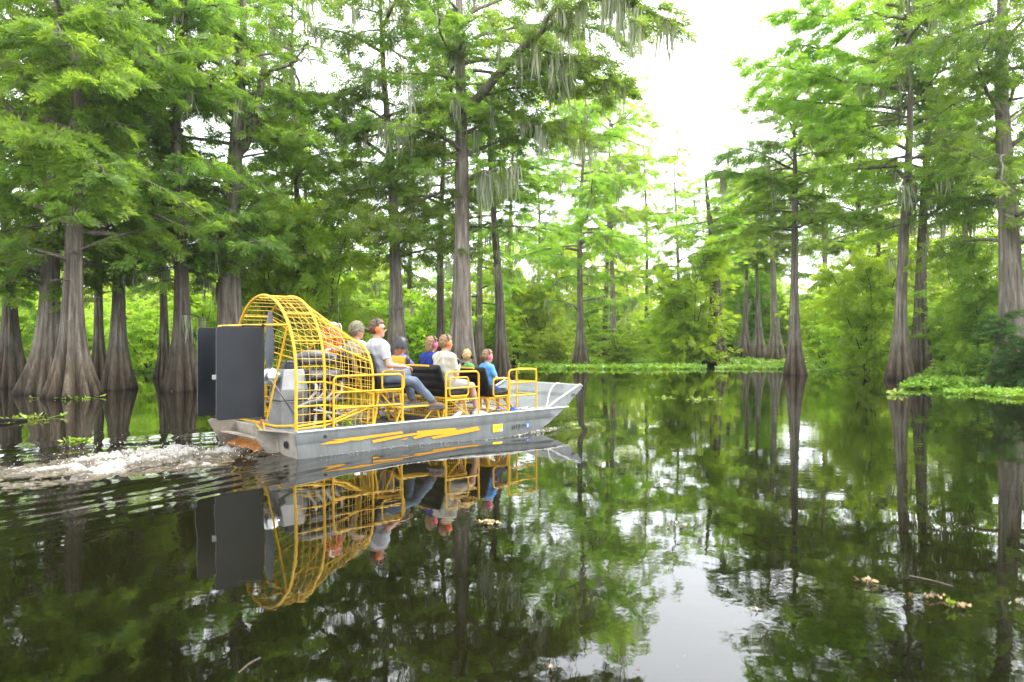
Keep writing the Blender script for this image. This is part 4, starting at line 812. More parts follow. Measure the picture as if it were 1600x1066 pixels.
# engine and propeller
eng = empty('engine', parent=boat)
m = MB(); m.box((.42, 0, .485), (.40, .42, .37)); m.box((.42, 0, .672), (.43, .45, .016)); m.build('stand_box', M['alu'], eng, bevel=.01)
m = MB(); m.loft([[(.20, -.20, .69), (.62, -.22, .69), (.62, .22, .69), (.20, .20, .69)], [(.22, -.20, .85), (.62, -.24, .85), (.62, .24, .85), (.22, .20, .85)], [(.30, -.11, 1.14), (.60, -.13, 1.14), (.60, .13, 1.14), (.30, .11, 1.14)]]); m.build('gearbox_cowl', M['alu'], eng, bevel=.015)
m = MB(); m.rbox((.46, 0, 1.17), (.24, .20, .16), .05); m.tube([(.36, -.06, 1.23), (.52, -.06, 1.23)], .04, 10); m.build('gear_housing', M['blackmetal'], eng, True)
m = MB(); m.rbox((.88, 0, .86), (.56, .40, .36), .03); m.rbox((.88, -.22, 1.02), (.54, .16, .18), .04, Matrix.Rotation(R(-38), 3, 'X')); m.rbox((.88, .22, 1.02), (.54, .16, .18), .04, Matrix.Rotation(R(38), 3, 'X'))
for i in range(4): m.tube([(.70 + .12 * i, -.27, 1.0), (.70 + .12 * i, -.33, 1.04)], .022, 8)
m.build('engine_block', M['blackmetal'], eng, True)
m = MB(); m.rbox((.86, 0, 1.255), (.62, .26, .12), .05); m.tube([(.50, -.02, 1.30), (.70, -.05, 1.335), (.95, -.06, 1.33), (1.14, -.05, 1.28)], .075, 14, rr=[.05, .085, .085, .06]); m.build('intake', M['darkgrey'], eng, True)
for i in range(4):
    x = .66 + .14 * i; m = MB(); m.tube(fillet([(x, -.28, .94), (x, -.40, .92), (x - .03, -.43, .80), (x - .14, -.42, .70)], .06), .023, 8); m.tube(fillet([(x, .28, .94), (x, .40, .92), (x - .03, .43, .80), (x - .14, .42, .70)], .06), .023, 8); m.build('exhaust_pipe', M['silver'], eng, True)
for sg in (-1, 1):
    m = MB(); m.tube(fillet([(1.12, sg * .42, .69), (.55, sg * .42, .68), (.30, sg * .5, .60)], .1), .04, 10); m.build('exhaust_collector', M['darkgrey'], eng, True)
    for a, b in (((.62, sg * .40, .30), (.80, sg * .26, .98)), ((1.10, sg * .42, .30), (.80, sg * .26, .98)), ((.95, sg * .5, .30), (.62, sg * .32, .72)), ((.58, sg * .46, .56), (1.12, sg * .46, .44))):
        m = MB(); m.tube([a, b], .021, 8); m.build('mount_strut', M['silver'], eng, True)
m = MB(); m.rbox((.95, .0, .43), (.30, .5, .22), .04); m.tube([(.55, -.30, .42), (1.1, -.34, .40)], .05, 10); m.build('battery_box', M['blackmetal'], eng, True)
rng = np.random.RandomState(3); m = MB()
for i in range(14):
    a = Vector((rng.uniform(.6, 1.1), rng.uniform(-.42, -.2), rng.uniform(.5, 1.2))); b = a + Vector((rng.uniform(-.2, .2), rng.uniform(-.1, .1), rng.uniform(-.25, .1))); m.tube(fillet([a, (a + b) / 2 + Vector((0, -.06, .05)), b], .05), rng.uniform(.006, .014), 6)
m.build('hoses', M['blackplastic'], eng, True)
prop = empty('propeller', parent=boat)
m = MB(); m.lathe([(.05, -.12), (.09, -.10), (.125, -.03), (.13, .05), (.11, .09), (.06, .10), (.05, .22)], 20, Matrix.Translation((.13, 0, 1.04)) @ Matrix.Rotation(R(90), 4, 'Y')); m.build('hub', M['chrome'], prop, True)
for k in range(3):
    a0 = R(92 + 120 * k); rings = []
    for t in np.linspace(0, 1, 9):
        rad = .07 + .86 * t; ch = (.05 + .10 * min(1, t * 3.5)) * (1 - .45 * t ** 3); tw = R(52 - 34 * t); th = .016 * (1 - .7 * t)
        ring = []
        for c_, q in ((-.5, 0), (-.2, 1), (.2, .8), (.5, 0), (.2, -.6), (-.2, -.6)):
            lx, lt = c_ * ch * math.sin(tw) + q * th * math.cos(tw), c_ * ch * math.cos(tw) - q * th * math.sin(tw)
            ring.append((.13 + lx, rad * math.cos(a0) - lt * math.sin(a0), 1.04 + rad * math.sin(a0) + lt * math.cos(a0)))
        rings.append(ring)
    m = MB(); m.loft(rings); m.build('blade', M['blade'], prop, True)
# rails on both sides
def rail(x0, x1, sg, bars, front=False, r=.0165):
    y = sg * (HW - .02); m = MB(); ztop = .362 + .70
    m.tube(fillet([(x0, y, .34), (x0, y, ztop), (x1, y, ztop), (x1, y, .34)], .085, 6), r, 8)
    for z in bars: m.tube([(x0, y, z), (x1, y, z)], r * .8, 8)
    for x in (x0, x1): m.lathe([(.035, 0), (.035, .008)], 10, Matrix.Translation((x, y, .36)))
    if front:
        y2 = sg * (HW - .52); m.tube(fillet([(x1, y, ztop), (x1, y2, ztop), (x1, y2, .30)], .07, 6), r, 8)
        for z in bars: m.tube([(x1, y, z), (x1, y2, z)], r * .8, 8)
    m.build('side_rail', M['yellow'], boat, True)
for sg in (-1, 1):
    rail(.56, 1.68, sg, (.62, .84)); rail(2.49, 3.16, sg, (.62, .81)); rail(3.83, 4.49, sg, (.62, .84), True)
yt([(.03, -1.05, .42), (.56, -1.06, .46), (.9, -1.0, .56), (1.3, -.9, .62)], .014, 'side_brace', boat)
# seats
def tufted(m, c0, c1, y0, y1, th, n):
    """padded panel swept from c0 to c1 (x,z) between y0 and y1 with shallow rolls"""
    d = Vector((c1[0] - c0[0], 0, c1[1] - c0[1])); L = d.length; d.normalize(); nr = Vector((-d.z, 0, d.x))
    rings = []
    for y in np.linspace(y0, y1, max(6, int((y1 - y0) * 14))):
        e = min(1, (y - y0) / .05 + .25, (y1 - y) / .05 + .25); ring = []
        for k in range(n * 4 + 1):
            t = k / (n * 4); q = .72 + .28 * abs(math.sin(math.pi * t * n)) ** .6; q *= e * min(1, (min(t, 1 - t) / .06) * .5 + .5); ring.append(Vector((c0[0], y, c0[1])) + d * (t * L) + nr * (th * .5 * q))
        for k in range(n * 4, -1, -1):
            t = k / (n * 4); q = e * min(1, (min(t, 1 - t) / .06) * .5 + .5); ring.append(Vector((c0[0], y, c0[1])) + d * (t * L) - nr * (th * .5 * q))
        rings.append([tuple(p) for p in ring])
    m.loft(rings)
def bench(x, zs, ztop, y0, y1, dx, name='bench', depth=.46, armz=.20, stand=None):
    b = empty(name, parent=boat)
    m = MB(); tufted(m, (x - .02, zs - .07), (x + depth, zs - .035), y0, y1, .13, 3); m.build('seat_cushion', M['blackvinyl'], b, True)
    m = MB(); tufted(m, (x + .03, zs - .10), (x - dx, ztop), y0, y1, .12, 4); m.build('backrest', M['blackvinyl'], b, True)
    m = MB(); m.tube([(x - dx - .05, y0 + .22, ztop - .01), (x - dx - .05, y1 - .05, ztop - .01)], .017, 8); m.tube(fillet([(x - dx - .05, y1 - .06, ztop - .01), (x - .04, y1 - .06, zs - .10)], .06), .014, 6); m.build('back_frame', M['yellow'], b, True)
    for y in (y0 - .03, y1 + .03):
        m = MB(); m.tube(fillet([(x + .03, y, zs - .10), (x + .03, y, zs + armz), (x + .42, y, zs + armz), (x + .42, y, zs - .10)], .06, 5, True), .0145, 8, True); m.build('armrest', M['yellow'], b, True)
    zb = stand or .30; f = MB(); f.box((x + .2, (y0 + y1) / 2, zs - .125), (.46, y1 - y0 - .02, .03))
    for y in (y0 + .04, (y0 + y1) / 2, y1 - .04):
        f.tube([(x + .02, y, zs - .12), (x - .06, y, zb)], .015, 8); f.tube([(x + .38, y, zs - .12), (x + .46, y, zb)], .015, 8); f.tube([(x + .02, y, zs - .12), (x + .46, y, zb + .03)], .012, 8)
    for q in (-.06, .46): f.tube([(x + q, y0 + .04, zb + .018), (x + q, y1 - .04, zb + .018)], .017, 8)
    f.build('seat_frame', M['yellow'], b, True)
    if stand is None:   # wire basket under the bench
        k = MB()
        for z in np.arange(zb + .03, zs - .14, .045): k.tube([(x - .04, y0 + .04, z), (x + .44, y0 + .04, z)], .0035, 4); k.tube([(x - .04, y1 - .04, z), (x - .04, y0 + .04, z)], .0035, 4)
        for q in np.arange(-.04, .45, .045): k.tube([(x + q, y0 + .04, zb + .02), (x + q, y0 + .04, zs - .13)], .0035, 4)
        for q in np.arange(y0 + .08, y1 - .04, .06): k.tube([(x - .04, q, zb + .02), (x - .04, q, zs - .13)], .0035, 4)
        k.build('basket', M['yellow'], b, True, kind='stuff')
    return b
b1 = bench(2.68, .76, 1.16, -.86, .86, .15); m = MB(); m.rbox((2.49, .22, 1.215), (.03, .40, .17), .012); m.build('yellow_panel', M['yellow'], b1, True); m = MB(); m.rbox((2.50, -.03, 1.21), (.06, .08, .12), .025); m.tube([(2.50, -.03, 1.26), (2.52, .02, 1.32), (2.53, .10, 1.34)], .008, 6); m.build('speaker', M['blackplastic'], b1, True); bench(3.62, .71, 1.10, -.86, .72, .14)
for y in (-.56, .12):
    s = bench(1.46, .92, 1.36, y - .24, y + .24, .13, 'helm_seat', .44, .18, .30)
# raised foot platform
m = MB(); m.box((2.12, -.28, .545), (.72, 1.22, .02)); m.build('foot_platform', M['deck'], boat)
m = MB(); m.tube(fillet([(1.76, -.89, .545), (2.48, -.89, .545), (2.48, .33, .545), (1.76, .33, .545)], .03, 4, True), .017, 8, True)
for x, y in ((1.8, -.87), (2.44, -.87), (1.8, .31), (2.44, .31)): m.tube([(x, y, .54), (x + (.1 if x > 2 else -.1), y, .30)], .014, 8)
m.tube([(2.44, -.87, .54), (2.2, -.87, .30)], .012, 8); m.build('platform_frame', M['yellow'], boat, True)
m = MB(); m.tube([(1.45, .42, 1.0), (1.47, .42, 2.25)], .006, 6, rr=[.008, .0035]); m.build('whip_antenna', M['darkgrey'], boat, True)
m = MB(); m.tube([(1.58, .40, .95), (1.64, .43, 1.15), (1.68, .44, 1.30)], .014, 8); m.rbox((1.69, .44, 1.33), (.06, .06, .12), .02); m.build('rudder_stick', M['blackmetal'], boat, True)

# loose things aboard
def onboat(name, x, y, z, rz=0): X, Y = to_world(x, y); return empty(name, (X, Y, z), BANG + rz)
lr = onboat('life_ring', 1.31, .36, 1.56)
m = MB(); m.tube([(.02 * math.cos(a), .225 * math.cos(a), .225 * math.sin(a)) for a in np.linspace(0, 2 * math.pi, 40, endpoint=False)], .075, 14, True); m.build('ring', M['red'], lr, True)
for k in range(4):
    a0 = math.pi / 4 + k * math.pi / 2 - .35; m = MB(); m.tube([(.02 * math.cos(a), .225 * math.cos(a), .225 * math.sin(a)) for a in np.linspace(a0 - .13, a0 + .13, 5)], .0785, 14, cap=True); m.build('band', M['white'], lr, True)
m = MB(); m.tube([((.012 + .075) * 1., (.225 + .06 * math.sin(4 * a)) * math.cos(a), (.225 + .06 * math.sin(4 * a)) * math.sin(a)) for a in np.linspace(0, 2 * math.pi, 60, endpoint=False)], .009, 6, True); m.build('grab_line', M['rope'], lr, True)
tag(lr, 'red life ring with white bands hung on the front of the yellow cage', 'life ring')
bo = onboat('water_bottle', 2.94, -.80, .34); Mx = Matrix.Rotation(R(62), 4, 'Y') @ Matrix.Rotation(R(0), 4, 'X')
m = MB(); m.lathe([(.02, -.12), (.036, -.115), (.038, .03), (.034, .06), (.02, .09)], 14, Matrix.Translation((0, 0, .01)) @ Mx); m.build('bottle_body', M['bottle'], bo, True)
m = MB(); m.lathe([(.021, .09), (.021, .12), (.01, .122)], 12, Matrix.Translation((0, 0, .01)) @ Mx); m.build('cap', M['white'], bo, True); tag(bo, 'pale blue water bottle lying on the deck by the middle rail', 'bottle')
rp = onboat('bow_rope', 4.9, -.1, .31)
m = MB(); m.tube(fillet([(.82, -.5, .41), (.55, -.55, .46), (.30, -.62, .30), (.16, -.70, .06), (.02, -.72, .02), (-.15, -.60, .015), (-.3, -.66, .015), (-.36, -.52, .015), (-.1, -.48, .02), (-.22, -.40, .015), (-.42, -.44, .015)], .12, 6), .013, 8); m.build('rope', M['rope'], rp, True); tag(rp, 'pale rope trailing from the bow plate onto the deck', 'rope')
rng = np.random.RandomState(44); pl = onboat('deck_plant', .80, -.98, .36)
P = rng.normal(0, .035, (22, 3)) + np.array([0, 0, .03]); a = rng.uniform(0, 6.28, 22); V, F, A = bake_sprays(P, np.stack([np.cos(a), np.sin(a), rng.uniform(0, .9, 22)], -1), np.full(22, .12), rng.rand(22), rng, TPL_BROAD); V[:, 2] = np.maximum(V[:, 2], .004)
link('leaves', np_mesh('leaves', V, F, {'rnd': A}), M['leaf_light'], pl); tag(pl, 'torn sprig of green water weed on the gunwale beside the cage', 'water weed')

# ------------------------------------------------------------------ people: smooth bodies from distance fields
def cap(a, b, ra, rb):
    a = np.asarray(a, np.float32); b = np.asarray(b, np.float32); ab = b - a; q = float(ab @ ab) + 1e-9
    def f(P): t = np.clip(((P - a) @ ab) / q, 0, 1); return np.linalg.norm(P - a - t[:, None] * ab, axis=1) - (ra + (rb - ra) * t)
    return f
def ell(c, r, Rm=None):
    c = np.asarray(c, np.float32); r = np.asarray(r, np.float32); Rm = None if Rm is None else np.asarray(Rm, np.float32)
    def f(P): d = P - c; d = d if Rm is None else d @ Rm; return (np.linalg.norm(d / r, axis=1) - 1) * float(r.min())
    return f
def smin(ds, k):
    r = ds[0]
    for d in ds[1:]: h = np.clip(.5 + .5 * (d - r) / k, 0, 1); r = d * (1 - h) + r * h - k * h * (1 - h)
    return r
def union(fs, k=.03, inf=0.): return lambda P: smin([f(P) for f in fs], k) - inf
def clip_(f, planes):
    """keep the side the normals point away from"""
    def g(P):
        d = f(P)
        for p, n in planes: n = np.asarray(n, np.float32); n = n / np.linalg.norm(n); d = np.maximum(d, (P - np.asarray(p, np.float32)) @ n)
        return d
    return g
def surf(f, lo, hi, h):
    lo = np.asarray(lo, float); n = np.ceil((np.asarray(hi) - lo) / h).astype(int) + 1
    ax = [lo[i] + h * np.arange(n[i]) for i in range(3)]; G = np.stack(np.meshgrid(*ax, indexing='ij'), -1).reshape(-1, 3).astype(np.float32); D = f(G).reshape(n)
    S = D < 0; cn = n - 1; acc = np.zeros((*cn, 3)); cnt = np.zeros(cn)
    sl = lambda o: tuple(slice(o[i], o[i] + cn[i]) for i in range(3))
    cor = [(a, b, c) for a in (0, 1) for b in (0, 1) for c in (0, 1)]
    for a in cor:
        for i in range(3):
            if a[i]: continue
            b = list(a); b[i] = 1; d0, d1 = D[sl(a)], D[sl(b)]; m = (d0 < 0) != (d1 < 0); t = np.where(m, d0 / np.where(m, d0 - d1, 1), 0); p = np.zeros((*cn, 3)); p[...] = a; p[..., i] += t; acc += p * m[..., None]; cnt += m
    act = cnt > 0; ids = -np.ones(cn, int); ids[act] = np.arange(act.sum()); I = np.argwhere(act); V = lo + h * (I + acc[act] / cnt[act][:, None]); F = []
    for i in range(3):
        j, k = (i + 1) % 3, (i + 2) % 3; s0 = [slice(None)] * 3; s1 = [slice(None)] * 3; s0[i] = slice(0, n[i] - 1); s1[i] = slice(1, n[i]); a, b = S[tuple(s0)], S[tuple(s1)]; m = a != b
        E = np.argwhere(m); E = E[(E[:, j] > 0) & (E[:, k] > 0) & (E[:, j] < n[j] - 1) & (E[:, k] < n[k] - 1)]
        if not len(E): continue
        def c(dj, dk): q = E.copy(); q[:, j] -= dj; q[:, k] -= dk; return ids[q[:, 0], q[:, 1], q[:, 2]]
        Q = np.stack([c(1, 1), c(0, 1), c(0, 0), c(1, 0)], -1); fl = a[tuple(E.T)]; Q[~fl] = Q[~fl][:, ::-1]; F.append(Q)
    return V, np.concatenate(F)
def smooth_obj(name, parts, mat, parent):
    Vs, Fs, o = [], [], 0
    for V, F in parts: Vs.append(V); Fs.append(F + o); o += len(V)
    return link(name, np_mesh(name, np.concatenate(Vs), np.concatenate(Fs)), mat, parent, True)
def hand(wrist, d, palm_n, s, side, curl=.7):
    """palm, four unequal bent fingers and a thumb; d = forearm direction, palm_n = palm normal"""
    d = Vector(d).normalized(); n = Vector(palm_n); n = (n - d * n.dot(d)).normalized(); x = d.cross(n) * side; w = Vector(wrist)
    fs = [cap(w - d * .03 * s, w + d * .02 * s, .026 * s, .027 * s)]
    for q in (-.026, -.009, .009, .026): fs.append(cap(w + d * .01 * s + x * q * .6 * s, w + d * .088 * s + x * q * s, .017 * s, .0125 * s))
    fing = []
    for q, L in ((-.028, .060), (-.010, .074), (.010, .080), (.028, .070)):
        p = w + d * .088 * s + x * q * s; dirv = d
        for k, part in enumerate((.45, .31, .24)):
            a = curl * (.55 + .25 * k); ang = a * (k + 1) * .75; v = d * math.cos(ang) + n * math.sin(ang); e = p + v * L * part * s * 1.25; fing.append(cap(p, e, .0098 * s * (1 - .08 * k), .0088 * s * (1 - .1 * k))); p = e
    p = w + d * .025 * s + x * .030 * s; e = p + (d * .6 + x * .6 + n * .5).normalized() * .042 * s; g = e + (d * .8 + x * .05 + n * .6).normalized() * .034 * s; fing += [cap(p, e, .013 * s, .0115 * s), cap(e, g, .011 * s, .009 * s)]
    palm = union(fs, .012); f = lambda P: smin([palm(P)] + [q(P) for q in fing], .004)
    c = np.array(w + d * .07 * s); return surf(f, c - .125 * s, c + .125 * s, .0068 * s)
def limb2(a, c, l1, l2, pole):
    """middle joint of a two-bone limb from a to c, bent towards pole"""
    a, c, pole = Vector(a), Vector(c), Vector(pole); v = c - a; d = min(v.length, (l1 + l2) * .999); v.normalize(); x = (l1 * l1 - l2 * l2 + d * d) / (2 * d); h = math.sqrt(max(1e-6, l1 * l1 - x * x)); p = pole - v * pole.dot(v); p.normalize(); return a + v * x + p * h
def person(label, x, y, zseat, s, lean, yaw, wrists, ankles, hair='hair_brown', skin='skin', shirt='tee_grey', sleeve=.75, pants='jeans', long_pants=True, shoes='shoe_brown', sock=None, headyaw=0, headpitch=0, hs=1., muff=None, kneepole=(0, 0, 1), shoulder_w=1., hairlen=0., hair_on=True, build=1., elbows=((0, -1, -.9), (0, 1, -.9)), curls=(.7, .7), palms=((0, 0, -1), (0, 0, -1)), group='passengers seated on the airboat'):
    """x,y: hip point in boat coordinates; wrists, ankles as (right, left) in boat coordinates (x,y,z); sitting pose"""
    X, Y = to_world(x, y); root = empty('person', (X, Y, zseat), BANG + yaw); cy, sy = math.cos(-yaw), math.sin(-yaw)
    def loc(p): dx, dy = p[0] - x, p[1] - y; return Vector((cy * dx - sy * dy, sy * dx + cy * dy, p[2] - zseat))
    Rl = Matrix.Rotation(lean, 3, 'Y'); hip = Vector((0, 0, .10 * s)); T = lambda a, b, c: hip + Rl @ (Vector((a * s, b * s * build, (c - .10) * s)))
    tor = [cap(T(0, sg * .075, .09), T(.005, sg * .10, .46), .105 * s * build, .105 * s * build) for sg in (-1, 1)] + [cap(T(.035, 0, .16), T(.03, 0, .32), .105 * s * build, .10 * s * build), cap(T(-.01, -.15 * shoulder_w, .535), T(-.01, .15 * shoulder_w, .535), .07 * s, .07 * s), cap(T(.0, 0, .50), T(-.01, 0, .585), .085 * s, .06 * s)]
    neck = [cap(T(-.01, 0, .56), T(.015, 0, .70), .056 * s, .052 * s)]
    hb = T(.015, 0, .640); k = s * hs * 1.07; HR = Matrix.Rotation(headyaw, 3, 'Z') @ Matrix.Rotation(headpitch + lean * .25, 3, 'Y'); HM = Matrix.Translation(hb) @ HR.to_4x4() @ Matrix.Scale(k, 4)
    hp = lambda a, b, c: hb + HR @ (Vector((a, b, c)) * k); HRn = np.array(HR)
    head = [ell(hp(.0, 0, .135), np.array([.098, .078, .102]) * k, HRn), ell(hp(.035, 0, .075), np.array([.062, .060, .075]) * k, HRn), cap(hp(.05, 0, .03), hp(.062, 0, .022), .038 * k, .026 * k), cap(hp(.088, 0, .118), hp(.113, 0, .088), .012 * k, .0155 * k), cap(hp(.082, -.03, .132), hp(.082, .03, .132), .013 * k, .013 * k), ell(hp(-.005, .08, .10), np.array([.02, .011, .032]) * k, HRn), ell(hp(-.005, -.08, .10), np.array([.02, .011, .032]) * k, HRn)]
    arms, legs, parts = [], [], []; up, kn, an_ = [], [], []
    for i, sg in enumerate((-1, 1)):
        sh = T(-.01, sg * .20 * shoulder_w, .525); wr = loc(wrists[i]); v = wr - sh; mx = .55 * s
        if v.length > mx: wr = sh + v.normalized() * mx
        el = limb2(sh, wr, .295 * s, .262 * s, elbows[i]); up.append((sh, el, wr)); arms += [cap(sh, el, .058 * s * build, .043 * s), cap(el, wr, .043 * s, .028 * s)]
        hj = Vector((0, sg * .09 * s, .095 * s)); ak = loc(ankles[i]); v = ak - hj; mx = .86 * s
        if v.length > mx: ak = hj + v.normalized() * mx
        kp = Vector(kneepole) if not isinstance(kneepole[0], tuple) else Vector(kneepole[i]); kq = limb2(hj, ak, .44 * s, .43 * s, kp); kn.append((hj, kq, ak)); legs += [cap(hj, kq, .088 * s * build, .060 * s), cap(kq, kq + (ak - kq) * .35, .060 * s, .056 * s), cap(kq + (ak - kq) * .35, ak, .056 * s, .036 * s)]
        fd = (kq - hj); fd.z = 0; fd = fd.normalized() if fd.length > .01 else Vector((1, 0, 0)); an_.append((ak, fd)); legs.append(cap(ak + Vector((0, 0, -.03 * s)), ak + fd * .13 * s + Vector((0, 0, -.055 * s)), .034 * s, .026 * s))
        parts.append(hand(wr, wr - el, palms[i], s * 1.02, sg, curls[i]))
    allp = [Vector(q) for t in up + kn for q in t] + [hp(0, 0, .25)]; lo = np.array([min(p[i] for p in allp) for i in range(3)]) - .17 * s; hi = np.array([max(p[i] for p in allp) for i in range(3)]) + .17 * s
    body = union(tor + neck + head + arms + legs, .028 * s); hh = .0145
    parts.insert(0, surf(body, lo, hi, hh)); smooth_obj('body', parts, M[skin], root)
    wr_ = lambda f, a=.0085: (lambda P: f(P) + a * np.sin(P[:, 2] * 34 + 3 * np.sin(P[:, 1] * 14 + P[:, 0] * 9) + P[:, 0] * 21) * np.sin(P[:, 1] * 31 + P[:, 2] * 13))
    # shirt
    sfs = tor + []; cuts = [(T(0, 0, .02), Rl @ Vector((0, 0, -1))), (T(.0, 0, .628), Rl @ Vector((.25, 0, 1)))]
    body_sh = clip_(wr_(union(tor, .05 * s, .017 * s)), cuts); sl = []
    for sh, el, w_ in up:
        d = (el - sh); 
        if sleeve > 0: sl.append(clip_(wr_(cap(sh, el, .070 * s * build, .056 * s), .004), [(sh + d * sleeve, d)]))
    V_F = surf(lambda P: smin([body_sh(P)] + [q(P) for q in sl], .03 * s), lo, hi, hh); smooth_obj('shirt', [V_F], M[shirt], root)
    # trousers or shorts
    pf = [cap(Vector((0, sg * .075 * s, .07 * s)), T(.0, sg * .08, .16), .118 * s * build, .112 * s * build) for sg in (-1, 1)]
    for i, (hj, kq, ak) in enumerate(kn):
        if long_pants: pf += [cap(hj, kq, .102 * s * build, .074 * s), clip_(cap(kq, ak, .074 * s, .058 * s), [(kq + (ak - kq) * .93, ak - kq)])]
        else: pf += [clip_(cap(hj, kq, .106 * s * build, .086 * s), [(hj + (kq - hj) * .84, kq - hj)])]
    smooth_obj('trousers' if long_pants else 'shorts', [surf(wr_(union(pf, .03 * s), .005), lo, hi, hh)], M[pants], root)
    for ak, fd in an_:
        sd = Vector((-fd.y, fd.x, 0)); g = Vector((0, 0, 1)); c0 = ak + g * (-.055 * s)
        up_f = union([cap(c0 - fd * .045 * s, c0 + fd * .10 * s, .043 * s, .040 * s), cap(c0 + fd * .08 * s - g * .012 * s, c0 + fd * .165 * s - g * .02 * s, .042 * s, .033 * s), cap(c0, ak + g * .015 * s, .045 * s, .047 * s)], .02 * s); up_f = clip_(up_f, [(ak + g * .03 * s, g), (c0 - g * .038 * s, -g)])
        c = np.array(c0 + fd * .05 * s); sh_o = smooth_obj('shoe', [surf(up_f, c - .2 * s, c + .2 * s, .009)], M[shoes], root)
        so_f = clip_(union([cap(c0 - fd * .048 * s - g * .035 * s, c0 + fd * .17 * s - g * .035 * s, .046 * s, .042 * s)], .01), [(c0 - g * .028 * s, g), (c0 - g * .056 * s, -g)]); smooth_obj('sole', [surf(so_f, c - .24 * s, c + .24 * s, .009)], M['sole' if shoes != 'shoe_brown' else 'shoe_dark'], sh_o)
        if sock: smooth_obj('sock', [surf(clip_(cap(ak - g * .03 * s, ak + g * .13 * s, .042 * s, .052 * s), [(ak + g * .10 * s, g)]), np.array(ak) - .2 * s, np.array(ak) + .2 * s, .01)], M[sock], root)
    # face
    for sg in (-1, 1): m = MB(); m.lathe([(.001, -.006), (.007, -.003), (.0085, 0), (.007, .003), (.001, .006)], 8, HM @ Matrix.Translation((.088, sg * .031, .112)) @ Matrix.Scale(.7, 4, (0, 0, 1))); m.build('eye', M['eye'], root, True)
    m = MB(); m.rbox((0, 0, 0), (.012, .042, .011), .004); m.v = [tuple(HM @ (Vector(q) + Vector((.092, 0, .052)))) for q in m.v]; m.build('mouth', M['lip'], root, True)
    if hair_on:
        hf = union(head[:2], .02 * k, .016 * k); hRi = np.array(HR, np.float32); hb_ = np.array(hb, np.float32)
        def hairf(P):
            d = hf(P); q = ((P - hb_) @ hRi) / k; d = d + .006 * np.sin(q[:, 2] * 90 + q[:, 1] * 60) * np.sin(q[:, 0] * 80)
            face = np.maximum(np.maximum(.02 - q[:, 0], q[:, 2] - .185), -.5 + 0 * q[:, 0]); d = np.maximum(d, -face * k); ear = np.maximum(-.03 - q[:, 0], q[:, 2] - .105); d = np.maximum(d, -ear * k); low = (.045 - hairlen) - q[:, 2]; return np.maximum(d, low * k)
        c = np.array(hp(0, 0, .12)); 
        if hairlen > 0: extra = ell(hp(-.055, 0, .06 - hairlen * .4), np.array([.055, .075, .075 + hairlen * .6]) * k, HRn); base = hairf; hairf = lambda P: smin([base(P), extra(P)], .02)
        smooth_obj('hair', [surf(hairf, c - .22 * k, c + .2 * k, .0095)], M[hair], root)
    if muff:
        e = empty('ear_defenders', parent=root)
        for sg in (-1, 1): m = MB(); m.lathe([(.026, .082), (.034, .086), (.037, .10), (.034, .122), (.022, .132), (.002, .134)], 16, HM @ Matrix.Translation((-.004, 0, .10)) @ Matrix.Rotation(R(-90 * sg), 4, 'X') @ Matrix.Scale(1.25, 4, (0, 1, 0))); m.build('ear_cup', M[muff], e, True)
        m = MB(); m.tube([HM @ Vector((-.006, .112 * math.cos(a), .135 + .122 * math.sin(a))) for a in np.linspace(-.15, math.pi + .15, 18)], .011 * k, 6); m.build('headband', M['blackplastic'], e, True)
    return tag(root, label, 'person', group), HM, hp, T, up, k
def dome(m, HM, r, zc, zlo, n=16, rings=7, front=0.):
    m.lathe([(r[0] * math.cos(t), zlo + (zc - zlo) * math.sin(t) ** .9) for t in np.linspace(0, math.pi / 2 - .03, rings)], n, HM @ Matrix.Scale(r[1] / r[0], 4, (0, 1, 0)))
# man in the grey tee, raised seat
b2 = lambda u, v, y: (lambda q: (q[0], y, q[1]))(bp(u, v, y))
p, HM, hp, T, up, k = person('man in light grey tee and jeans with orange ear defenders and sunglasses', 1.66, -.56, .93, 1.06, R(-9), R(-10), (b2(630, 573, -.84), (2.0, -.30, 1.18)), ((2.38, -.90, .60), (2.26, -.52, .60)),
    shirt='tee_grey', sleeve=.72, pants='jeans', shoes='shoe_brown', muff='orange', hair='hair_brown', headyaw=R(-14), kneepole=((.3, -.25, 1), (.2, .1, 1)), elbows=((-.4, -.6, -1), (-.4, .6, -1)), build=1.04, curls=(.5, .6))
m = MB(); m.rbox((0, 0, 0), (.012, .135, .032), .005); m.v = [tuple(HM @ (Vector(q) + Vector((.099, 0, .118)))) for q in m.v]
for sg in (-1, 1): m.tube([HM @ Vector((.098, sg * .066, .125)), HM @ Vector((.0, sg * .086, .125))], .004 * k, 5)
m.build('sunglasses', M['blackplastic'], p)
# captain in the camouflage cap
p, HM, hp, T, up, k = person('captain in camouflage cap and pale grey tee behind the cage front', 1.68, .12, .93, 1.02, R(-7), 0, ((2.02, -.06, 1.2), (1.72, .40, 1.30)), ((2.22, -.02, .60), (2.22, .26, .60)), shirt='tee_pale', hair='hair_grey', skin='skin2', pants='khaki', headyaw=R(-4), elbows=((-.4, -.5, -1), (-.4, .8, -1)))
m = MB(); dome(m, HM, (.126, .106), .275, .12); m.build('cap', M['camo'], p, True)
m = MB(); m.prism([HM @ Vector(q) for q in ((.07, -.075, .160), (.13, -.072, .145), (.19, -.048, .122), (.212, 0, .112), (.19, .048, .122), (.13, .072, .145), (.07, .075, .160))], (0, 0, .016)); m.build('cap_brim', M['camo'], p)
